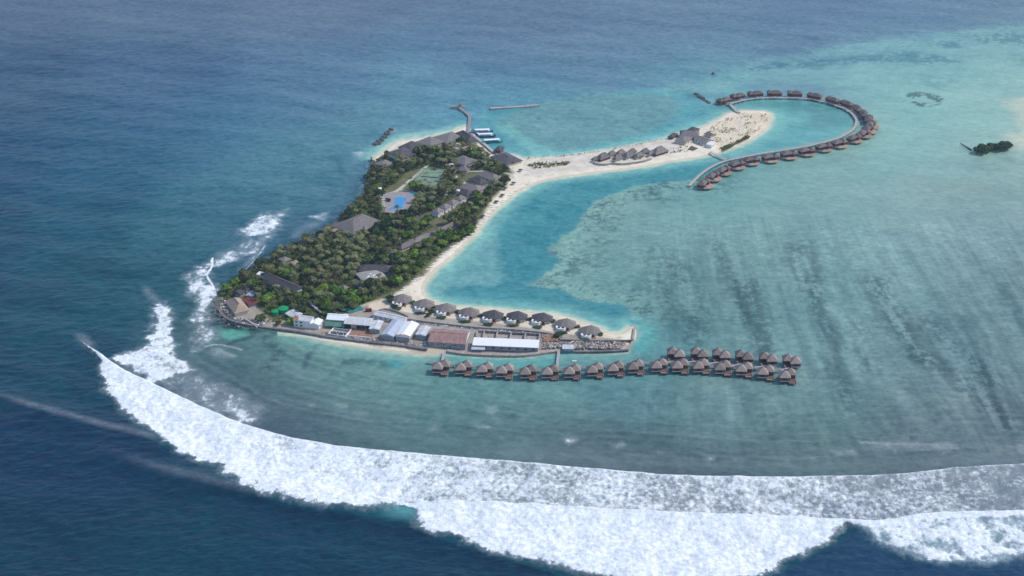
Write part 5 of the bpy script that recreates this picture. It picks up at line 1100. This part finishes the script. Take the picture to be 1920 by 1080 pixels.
fb = empty('fishing_boat', (*PP([(1338,139)], 0)[0], 0.2), math.radians(8), 'tiny far boat with a reddish cabin out on the blue water beyond the curved pier', 'boat'); fb.scale = (0.7, 0.7, 0.6); hull_mesh(9, 2.4, 1.2, 'pile', 'hull').build('hull', M['rail'], fb); MB().box((-1, 0, 2.2), (4, 2.2, 2.2)).build('cabin', M['red_paint'], fb); MB().box((-1, 0, 3.45), (3.6, 2.2, 0.2)).build('cabin_roof', M['deckred'], fb)
# parasols and sunbeds
def parasol():
    e = empty('thatched_parasol', (0, 0, 0)); MB().tube((0, 0, 0), (0, 0, 2.3), 0.09).build('pole', M['bark'], e); MB().tube((0, 0, 2.0), (0, 0, 3.0), 2.5, 0.15, seg=14).build('canopy', M['thatch_dark'], e); return e
PR = [((976,322),'standing apart highest up the beach beside the dark harbour hall'),((963,346),'second from the top of the beach'),((947,356),'third from the top of the beach'),((942,368),'fourth from the top, darkest of the beach parasols'),((931,380),'fifth from the top of the beach'),((911,384),'half under the bushes left of the others'),((905,407),'alone in the middle of the beach'),((892,418),'at the edge of the bushes in mid beach'),((837,458),'beside the round bush lower down the beach'),((779,512),'against the dark trees at the lower beach'),((746,536),'lowest, where the trees meet the sand bar')]
pr0 = parasol()
for i, (p, lb) in enumerate(PR):
    o = pr0 if i == 0 else copy_tree(pr0, G(*p), 0); o.location = G(*p); o['label'] = 'thatched parasol '+lb; o['category'] = 'parasol'; o['group'] = 'thatched parasols along the beach'
def sunbed():
    e = empty('sunbed', (0, 0, 0)); MB().box((0, 0.3, 0.35), (0.9, 1.7, 0.18)).build('mattress', M['bed'], e); b = MB().box((0, -0.85, 0.6), (0.9, 0.8, 0.14)).build('backrest', M['bed'], e); MB().box((0, 0, 0.14), (0.8, 1.9, 0.24)).build('frame', M['bed'], e); return e
SB = [(1022,326),(1012,330),(993,341),(989,344),(967,357),(958,361),(955,365),(945,375),(941,378),(932,386),(924,384),(923,388),(924,392),(917,399),(914,404),(910,409),(907,413),(900,419),(892,425),(890,429),(882,438),(877,443),(870,447),(866,452),(860,456),(852,461),(847,463),(845,468),(838,472),(832,476),(826,481),(820,487),(814,494),(808,500),(801,505),(787,521),(779,524),(774,528),(771,532),(759,540),(755,544),(720,366+2)]
s0 = sunbed(); k = 0
for i, p in enumerate(SB[:-1]):
    for j in (0, 1):
        g = G(p[0]+j*3.2, p[1]-j*0.6); rz = math.radians(-58+random.uniform(-10, 10))
        o = s0 if k == 0 else copy_tree(s0, g, rz, sc=(1.35, 1.35, 1.2)); o.location = g; o.rotation_euler = (0, 0, rz); o.scale = (1.35, 1.35, 1.2); k += 1
        o['category'] = 'sunbed'; o['group'] = 'sunbeds along the curving beach'; o['label'] = 'white sunbed, one of the pairs dotted down the curving beach'
for i, y in enumerate((372,376,380,384,388,392)):
    g = G(717.5+0.3*i, y); o = copy_tree(s0, g+Vector((0, 0, 0.1)), math.radians(90), sc=(1.3, 1.3, 1.2)); o['label'] = 'white sunbed in the line at the left edge of the pool terrace'; o['group'] = 'sunbeds at the pool'

# ------------------------------------------------------------------ trees
def in_foot(x, y, m=0.0):
    for c, hx, hy, a in FOOT:
        dx, dy = x-c[0], y-c[1]; ca, sa = math.cos(-a), math.sin(-a)
        if abs(dx*ca-dy*sa) < hx+m and abs(dx*sa+dy*ca) < hy+m: return True
    return False
def crown_mesh(name, r, h, nleaf, seed, m, size=0.75, lobes=7):
    rnd = np.random.default_rng(seed); lob = []
    for i in range(lobes):
        a_ = rnd.uniform(0, 6.28); q = rnd.uniform(0.2, 0.62)*r; lob.append((q*math.cos(a_), q*math.sin(a_), h*rnd.uniform(0.42, 0.72), r*rnd.uniform(0.38, 0.6)))
    lob.append((0, 0, h*0.66, r*0.62)); mb = MB()
    for i in range(nleaf):
        lx, ly, lz, lr = lob[rnd.integers(len(lob))]
        d = rnd.normal(size=3); d /= np.linalg.norm(d); d[2] = abs(d[2])*1.0-0.25*(rnd.random() < 0.4); rr_ = lr*rnd.uniform(0.72, 1.08)
        c = Vector((lx+d[0]*rr_, ly+d[1]*rr_, lz+d[2]*rr_*0.75)); nrm = (Vector(d)+Vector(rnd.normal(size=3))*0.45).normalized()
        t = nrm.orthogonal().normalized(); t.rotate(Matrix.Rotation(rnd.uniform(0, 6.28), 3, nrm)); b = nrm.cross(t); s = size*rnd.uniform(0.6, 1.4)
        mb.face([c-t*s-b*s*0.6, c+t*s*0.8-b*s*0.7, c+t*s*1.1+b*s*0.5, c-t*s*0.6+b*s*0.8])
    return mb.mesh(name, M[m])
def trunk_mesh(h, r=0.28):
    mb = MB().tube((0, 0, -0.3), (0.1, 0, h*0.45), r, r*0.7)
    for k in range(4):
        a_ = k*1.6; mb.tube((0.1, 0, h*0.4), (math.cos(a_)*h*0.28, math.sin(a_)*h*0.28, h*0.66), r*0.55, r*0.2, 5)
    return mb.mesh('trunk', M['bark'])
BROAD = {}
for m in ('leaf', 'leaf_olive', 'leaf_bright'): BROAD[m] = [crown_mesh('crown', 4.6, 7.6, 420, 10+i*7+len(m), m, 0.62) for i in range(4)]
TR = [trunk_mesh(7.6), trunk_mesh(6.8, 0.32)]
def palm_meshes(seed):
    rnd = random.Random(seed); h = rnd.uniform(8.5, 11.0); lean = (rnd.uniform(-1, 1), rnd.uniform(-1, 1))
    tk = MB(); prev = Vector((0, 0, -0.3))
    for k in range(1, 5):
        t = k/4; p = Vector((lean[0]*t*t, lean[1]*t*t, h*t)); tk.tube(prev, p, 0.26-0.05*t, 0.22-0.05*t, 6); prev = p
    cr = MB(); nf = 15
    for i in range(nf):
        a_ = 2*math.pi*i/nf+rnd.uniform(-.2, .2); up = rnd.uniform(0.1, 0.75); L = rnd.uniform(3.0, 4.0); pts = []
        for s in range(5):
            t = s/4; pts.append(prev+Vector((math.cos(a_)*L*t, math.sin(a_)*L*t, L*(up*t-0.85*t*t))))
        sd = Vector((-math.sin(a_), math.cos(a_), 0))
        for s in range(4):
            w0 = 0.62*math.sin(math.pi*(0.12+0.8*s/4)); w1 = 0.62*math.sin(math.pi*(0.12+0.8*(s+1)/4))
            cr.face([pts[s], pts[s+1], pts[s+1]+sd*w1-Vector((0, 0, .28*w1)), pts[s]+sd*w0-Vector((0, 0, .28*w0))])
            cr.face([pts[s], pts[s]-sd*w0-Vector((0, 0, .28*w0)), pts[s+1]-sd*w1-Vector((0, 0, .28*w1)), pts[s+1]])
    return tk.mesh('trunk', M['bark']), cr.mesh('crown', M['frond'])
PALMS = [palm_meshes(s) for s in range(5)]
SHRUB = {m: [crown_mesh('foliage', 2.0, 2.2, 130, 50+i, m, 0.42, 4) for i in range(2)] for m in ('leaf', 'leaf_olive', 'leaf_bright')}
LM = [((742,290),'the pink fronted beach house'),((768,277),'the dark block next to the beach house'),((808,268),'the middle north beach roof'),((840,262),'the largest north beach roof'),((720,307),'the lone corner pavilion'),((847,284),'the radio mast'),((872,302),'the central restaurant'),((869,318),'the small gazebo'),((940,300),'the dark harbour hall'),((917,331),'the largest beach side guest house'),((898,342),'the dark guest house between two paler ones'),((886,354),'the long ridged guest house'),((875,365),'the squat dark guest house'),((862,374),'the topmost white cottage'),((836,388),'the third white cottage'),((822,397),'the lowest white cottage'),((800,330),'the tennis court'),((745,380),'the pool terrace'),((780,412),'the dark hut under the pool'),((838,430),'the upper wing of the guest row'),((805,443),'the middle of the long guest row'),((764,462),'the lowest wing of the guest row'),((672,424),'the great hall'),((628,433),'the small tan hut'),((740,475),'the small grey hut in the wood'),((700,507),'the dark staff hall'),((695,518),'the half stripped roof'),((672,536),'the hut below the stripped roof'),((643,541),'the small pale hut'),((613,556),'the sunken hut above the yard'),((552,495),'the pale roof among the palms'),((533,488),'the dark west edge hut'),((530,534),'the long dark dormitory'),((487,515),'the white roofed store'),((455,545),'the dark workshop'),((446,575),'the tan thatched house'),((524,590),'the green tanks'),((552,590),'the grey shed'),((630,595),'the canteen'),((590,580),'the covered stairway'),((656,582),'the teal tarpaulin'),((700,380),'the western bank by the pool'),((690,345),'the western bank by the tennis lawn')]
LMW = [(PP([a], 1.3)[0], b) for a, b in LM]
def near_mark(x, y):
    d = [(math.hypot(x-c[0], y-c[1]), i) for i, (c, n_) in enumerate(LMW)]; dist, i = min(d); c, n_ = LMW[i]
    dx, dy = x-c[0], y-c[1]
    if 'western bank' in n_: side = 'on'
    elif abs(dx) > abs(dy)*1.2: side = 'left of' if dx < 0 else 'right of'
    else: side = 'behind' if dy > 0 else 'in front of'
    far = 'close ' if dist < 11 else ('' if dist < 22 else 'well ')
    return f"{'' if side == 'on' else far}{side} {n_}"
placed = []
rt = random.Random(21); polys = [PP(g, 1.3) for g in TREE_GREEN]
def polyin(x, y, p): return bool(inside(np.array([x]), np.array([y]), p)[0])
def to_px(x, y, z=0):
    dz = z-CAM_H; zc = y*CP-dz*SP; v = (y*SP+dz*CP)/zc; return 960+FOC*x/zc, 540-FOC*v
nb = npm = nsh = 0
bx0, by0 = isle.min(0); bx1, by1 = np.array([P(985,300).x, isle[:, 1].max()])
allp = np.vstack(polys); ax0, ay0 = allp.min(0); ax1, ay1 = allp.max(0)
cands = []
for _ in range(26000): cands.append((rt.uniform(ax0, ax1), rt.uniform(ay0, ay1)))
C_ = np.array(cands); okm = np.zeros(len(C_), bool)
for p in polys: okm |= inside(C_[:, 0], C_[:, 1], p)
C_ = C_[okm]; cd_ = sdist(C_[:, 0].astype(np.float32), C_[:, 1].astype(np.float32), isle)
cell = {}
def far_enough(x, y, r):
    for i in range(int(x//8)-1, int(x//8)+2):
        for j in range(int(y//8)-1, int(y//8)+2):
            for (a, b, rr_) in cell.get((i, j), ()):
                if (x-a)**2+(y-b)**2 < (0.5*(r+rr_))**2: return False
    return True
extra_tree = MB(); many = []
for (x, y), dd in zip(C_, cd_):
    px, py = to_px(x, y, 1.3)
    if in_foot(x, y): continue
    if in_foot(x, y+7, -1.0) and rt.random() < 0.9: continue
    if 500 < px < 600 and py > 589: continue
    if 818 < px < 880 and 366 < py < 402 and in_foot(x, y+13, 0): continue       # keep the ground just in front of a building open
    if tline is None: continue
    palmy = (500 < px < 690 and 430 < py < 545) or (720 < px < 870 and 300 < py < 410) or (865 < px < 960 and 280 < py < 330)
    kind = 'palm' if rt.random() < (0.62 if palmy else 0.12) else 'tree'
    openarea = (706 < px < 850 and 296 < py < 420) or (845 < px < 960 and 270 < py < 345)
    sh = rt.random() < (0.42 if openarea else 0.12)
    r = 4.4 if kind == 'palm' else (8.0 if py > 300 else 6.6)
    if sh: r = 3.4; kind = 'shrub'
    if not far_enough(x, y, r): continue
    cell.setdefault((int(x//8), int(y//8)), []).append((x, y, r)); many.append((x, y, px, py, kind, dd))
many.sort(key=lambda q: -q[3])
cnt = {'palm': 0, 'tree': 0, 'shrub': 0}
for (x, y, px, py, kind, dd) in many:
    if cnt[kind] >= 296: continue
    cnt[kind] += 1
    z = gz(x, y)-0.1; rz = rt.random()*6.28; rg = near_mark(x, y); 
    if kind == 'palm':
        e = empty('palm_tree', (x, y, z), rz, f'olive green coconut palm {rg}', 'palm tree', f'coconut palms {rg}')
        s = rt.uniform(0.85, 1.15); e.scale = (s, s, s*0.95); tk, cr = rt.choice(PALMS); obj('trunk', tk, e); obj('crown', cr, e)
        continue
    bright = (px > 745 and py > 425) or (px < 560 and 535 < py < 600) or (600 < px < 720 and py > 520) or (570 < px < 640 and py > 545)
    m = 'leaf_bright' if rt.random() < (0.72 if bright else 0.16) else ('leaf_olive' if rt.random() < (0.55 if py < 440 or palmy else 0.3) else 'leaf')
    adj = {'leaf': 'dark green', 'leaf_olive': 'olive green', 'leaf_bright': 'bright yellow green'}[m]
    if kind == 'shrub':
        o = obj('shrub', rt.choice(SHRUB[m]), None, (x, y, z), rz, [rt.uniform(0.9, 1.5)]*3); tag(o, f'low {adj} shrub {rg}', 'shrub', f'{adj} shrubs {rg}'); continue
    e = empty('broadleaf_tree', (x, y, z), rz, f'{adj} tree {rg}', 'tree', f'{adj} trees {rg}')
    s = rt.choice([rt.uniform(0.65, 0.95), rt.uniform(0.95, 1.55)])*(0.78 if dd < 8 else 1.0); e.scale = (s, s, s*rt.uniform(0.8, 1.05)); obj('trunk', rt.choice(TR), e); obj('crown', rt.choice(BROAD[m]), e)
print('TREES', cnt, len(many))
# undergrowth: one ground cover of leaf clumps in the planted ground
ug = MB(); ru = random.Random(9); n_ug = 0
for (x, y) in C_[:9000]:
    if in_foot(x, y, -1): continue
    z = gz(x, y) if n_ug % 40 == 0 else z
    for k in range(3):
        c = Vector((x+ru.uniform(-1.4, 1.4), y+ru.uniform(-1.4, 1.4), 1.5+ru.uniform(0.1, 1.3))); nrm = Vector((ru.uniform(-.6, .6), ru.uniform(-.6, .6), 1)).normalized(); t = nrm.orthogonal().normalized(); t.rotate(Matrix.Rotation(ru.uniform(0, 6.28), 3, nrm)); b = nrm.cross(t); s = ru.uniform(0.35, 0.8)
        ug.face([c-t*s-b*s, c+t*s-b*s*0.8, c+t*s+b*s, c-t*s*0.7+b*s])
    n_ug += 1
tag(ug.build('undergrowth', M['leaf_olive']), 'low tangled undergrowth covering the ground between the island trees', 'undergrowth', kind='stuff')
# scrub on the spit head and the green strip at its root
sc_ = MB(); hp = PP([(1306,268),(1345,230),(1388,212),(1438,213),(1441,230),(1424,244),(1388,262),(1350,274)], 1.3); strip = PP([(985,309),(1010,305),(1072,302),(1062,311),(1000,317)], 1.3); s3 = PP([(1350,278),(1375,268),(1402,254),(1408,258),(1380,272),(1356,285)], 1.3); s4 = PP([(1255,268),(1300,262),(1290,285),(1250,290)], 1.3)
for pl, n_, lo in ((hp, 210, .60), (strip, 170, .45), (s3, 230, .4), (s4, 40, .5)):
    a0 = pl.min(0); a1 = pl.max(0); got = 0; tr_ = 0
    while got < n_ and tr_ < 20000:
        tr_ += 1; x = ru.uniform(a0[0], a1[0]); y = ru.uniform(a0[1], a1[1])
        if not polyin(x, y, pl) or fbm(np.array([x]), np.array([y]), 9, 3, 7.7)[0] < lo*0.9+0.0 or in_foot(x, y): continue
        got += 1
        for k in range(4):
            c = Vector((x+ru.uniform(-.5, .5), y+ru.uniform(-.5, .5), 1.8+ru.uniform(0.0, 0.7))); nrm = Vector((ru.uniform(-1, 1), ru.uniform(-1, 1), .6)).normalized(); t = nrm.orthogonal().normalized(); b = nrm.cross(t); s = ru.uniform(0.2, 0.5)
            sc_.face([c-t*s-b*s, c+t*s-b*s*0.8, c+t*s+b*s, c-t*s*0.7+b*s])
tag(sc_.build('scrub', M['leaf_olive']), 'sparse low scrub dotting the pale sand of the spit', 'scrub', kind='stuff')
# hedges round the beach villas
for (x, y, w_, k, i) in bush_spots:
    g = G(x, y); o = obj('hedge_bush', SHRUB['leaf'][i % 2], None, g-Vector((0, 0, 0.1)), random.random()*3, (w_*0.95, w_*0.42 if k < 1.1 else w_*0.7, 0.62))
    o.rotation_euler = (0, 0, 0.1); tag(o, f'low dark green hedge {"in front" if k < 1.1 else "to the right"} of the {ORD[i]} beach villa from the left', 'hedge', 'hedges round the beach villas')
for n__, (x, y, s, m, lb) in enumerate(((733,566,2.6,'leaf','round dark bush left of the first beach villa'),(834,462,2.2,'leaf_bright','round bright bush standing out on the lower beach'),(848,452,1.8,'leaf','round olive bush on the beach above the bright round one'),(585,605,2.6,'leaf_bright','bright bush left of the white two storey house'),(566,609,2.6,'leaf_olive','big round bush on the shore beside the white two storey house'),(544,608,2.6,'leaf_bright','big yellow green bush under the green tanks'),(522,609,1.7,'leaf_olive','olive bush on the shore below the smaller green tank'),(490,602,2.6,'leaf_olive','olive bush behind the pale ramp wall'),(1046,633,2.0,'leaf','dark bush where the boundary wall meets the black retaining wall'),(1200,297,1.4,'leaf_bright','yellow green bush before the spa huts'),(728,378,1.5,'leaf','small dark bush on the left edge of the swimming pool'),(808,588,1.6,'leaf','small bush between the first and second beach villas'),(803,594,1.4,'leaf','small dark bush beside the boundary wall under the second villa'),(740,578,1.6,'leaf','small bush near the first beach villa corner'))):
    o = obj('bush', SHRUB[m][n__ % 2], None, G(x, y)-Vector((0, 0, .1)), n__, (s, s, s*0.9)); tag(o, lb, 'bush')
# lone palms and the mangrove islet
for n__, (x, y, lb) in enumerate(((737,558,'lone small palm left of the first beach villa'),(770,345,'palm leaning over the lower corner of the tennis court'),(797,352,'palm standing at the near end of the tennis court'),(886,283,'palm on the grass behind the quay'),(962,316,'young palm beside the dark harbour hall'))):
    e = empty('palm_tree', G(x, y), n__, lb, 'palm tree'); e.scale = (.8, .8, .75); tk, cr = PALMS[n__]; obj('trunk', tk, e); obj('crown', cr, e)
mc = [crown_mesh('crown', 4.8, 6.4, 420, 90+i, 'mangrove', 0.55) for i in range(3)]
rm = random.Random(4)
mang = []
for i in range(34):
    t = rm.random(); x = 1828+t*64; y = 288-t*10+rm.uniform(-5.5, 5.0)*(1-0.7*abs(t-0.5)); mang.append((x, y))
mang.sort()
for i, (x, y) in enumerate(mang):
    p = P(x, y, 0); e = empty('mangrove_tree', (p.x, p.y, -0.3), rm.random()*6, 'dark mangrove tree in the lone islet clump on the pale lagoon', 'tree', 'mangroves of the lone islet')
    s = rm.uniform(0.85, 1.25); e.scale = (s, s, s*1.0); obj('trunk', TR[i % 2], e); obj('crown', mc[i % 3], e)
a_, b_ = P(1801,269,1.2), P(1822,281,1.0); lg = empty('driftwood_log', (a_.x, a_.y, 0), 0, 'long dark trunk sticking out into the water left of the mangrove islet', 'log')
MB().tube((0, 0, 1.3), tuple(Vector((b_.x-a_.x, b_.y-a_.y, 0.8))), 0.5, 0.8, 7).build('trunk', M['log'], lg)
# rubble heaps in the yard and at the point
def heap(name, label, cat, pts, n, seed, m, s0=.3, s1=1.0):
    rnd = random.Random(seed); pl = PP(pts, 1.5); a0 = pl.min(0); a1 = pl.max(0); mb = MB(); got = 0
    while got < n:
        x = rnd.uniform(a0[0], a1[0]); y = rnd.uniform(a0[1], a1[1])
        if not polyin(x, y, pl) or in_foot(x, y, -0.5): 
            got += 0.2; continue
        got += 1; s = rnd.uniform(s0, s1); mb.box((x, y, 1.7+s*0.2), (s*2*rnd.uniform(.5, 1.5), s*1.6, s*0.9), rnd.uniform(0, 3.1), mi=rnd.randrange(len(m)), top=rnd.uniform(.4, .9))
    tag(mb.build(name, [M[k] for k in m]), label, cat, kind='stuff')
heap('building_debris', 'reddish heap of building debris at the end of the boundary wall', 'debris', [(1015,628),(1040,628),(1050,640),(1020,642)], 260, 1, ['debris', 'rust', 'thatch_tan'])
heap('building_rubble', 'grey and pale rubble strewn along the quay to the sandy tip', 'rubble', [(1014,642),(1050,644),(1078,640),(1175,642),(1165,653),(1085,654),(1052,652),(1015,654)], 620, 2, ['rubble', 'concrete_dark', 'debris', 'rubble', 'concrete', 'cream', 'concrete'])
heap('yard_clutter', 'small clutter scattered round the sheds of the service yard', 'clutter', [(600,622),(700,632),(800,640),(800,650),(770,648),(700,640),(610,630)], 260, 3, ['concrete_dark', 'rust', 'white', 'tin_blue', 'debris'], .25, .8)
heap('yard_clutter', 'dark clutter lying along the strip behind the roofless bays', 'clutter', [(770,600),(880,611),(1010,622),(1020,628),(890,618),(770,607)], 300, 4, ['concrete_dark', 'rubble', 'white', 'pile'], .25, .8)
heap('shore_rocks', 'dark broken rocks at the foot of the western point', 'rocks', [(398,562),(405,560),(408,580),(428,602),(470,614),(460,618),(420,611),(400,592)], 200, 5, ['rock', 'concrete_dark', 'rubble'], .25, .75)
heap('point_clutter', 'pale clutter and stones around the tan thatched house', 'clutter', [(412,560),(428,556),(430,585),(445,595),(500,600),(495,612),(440,605),(415,590)], 300, 6, ['rubble', 'concrete', 'white', 'pile'], .25, .9)
heap('shore_rocks', 'dark stones along the far water edge of the spit', 'rocks', [(985,296),(1100,286),(1190,270),(1255,257),(1257,259),(1190,273),(1100,289),(985,299)], 420, 7, ['rock', 'concrete', 'rubble'], .2, .7)
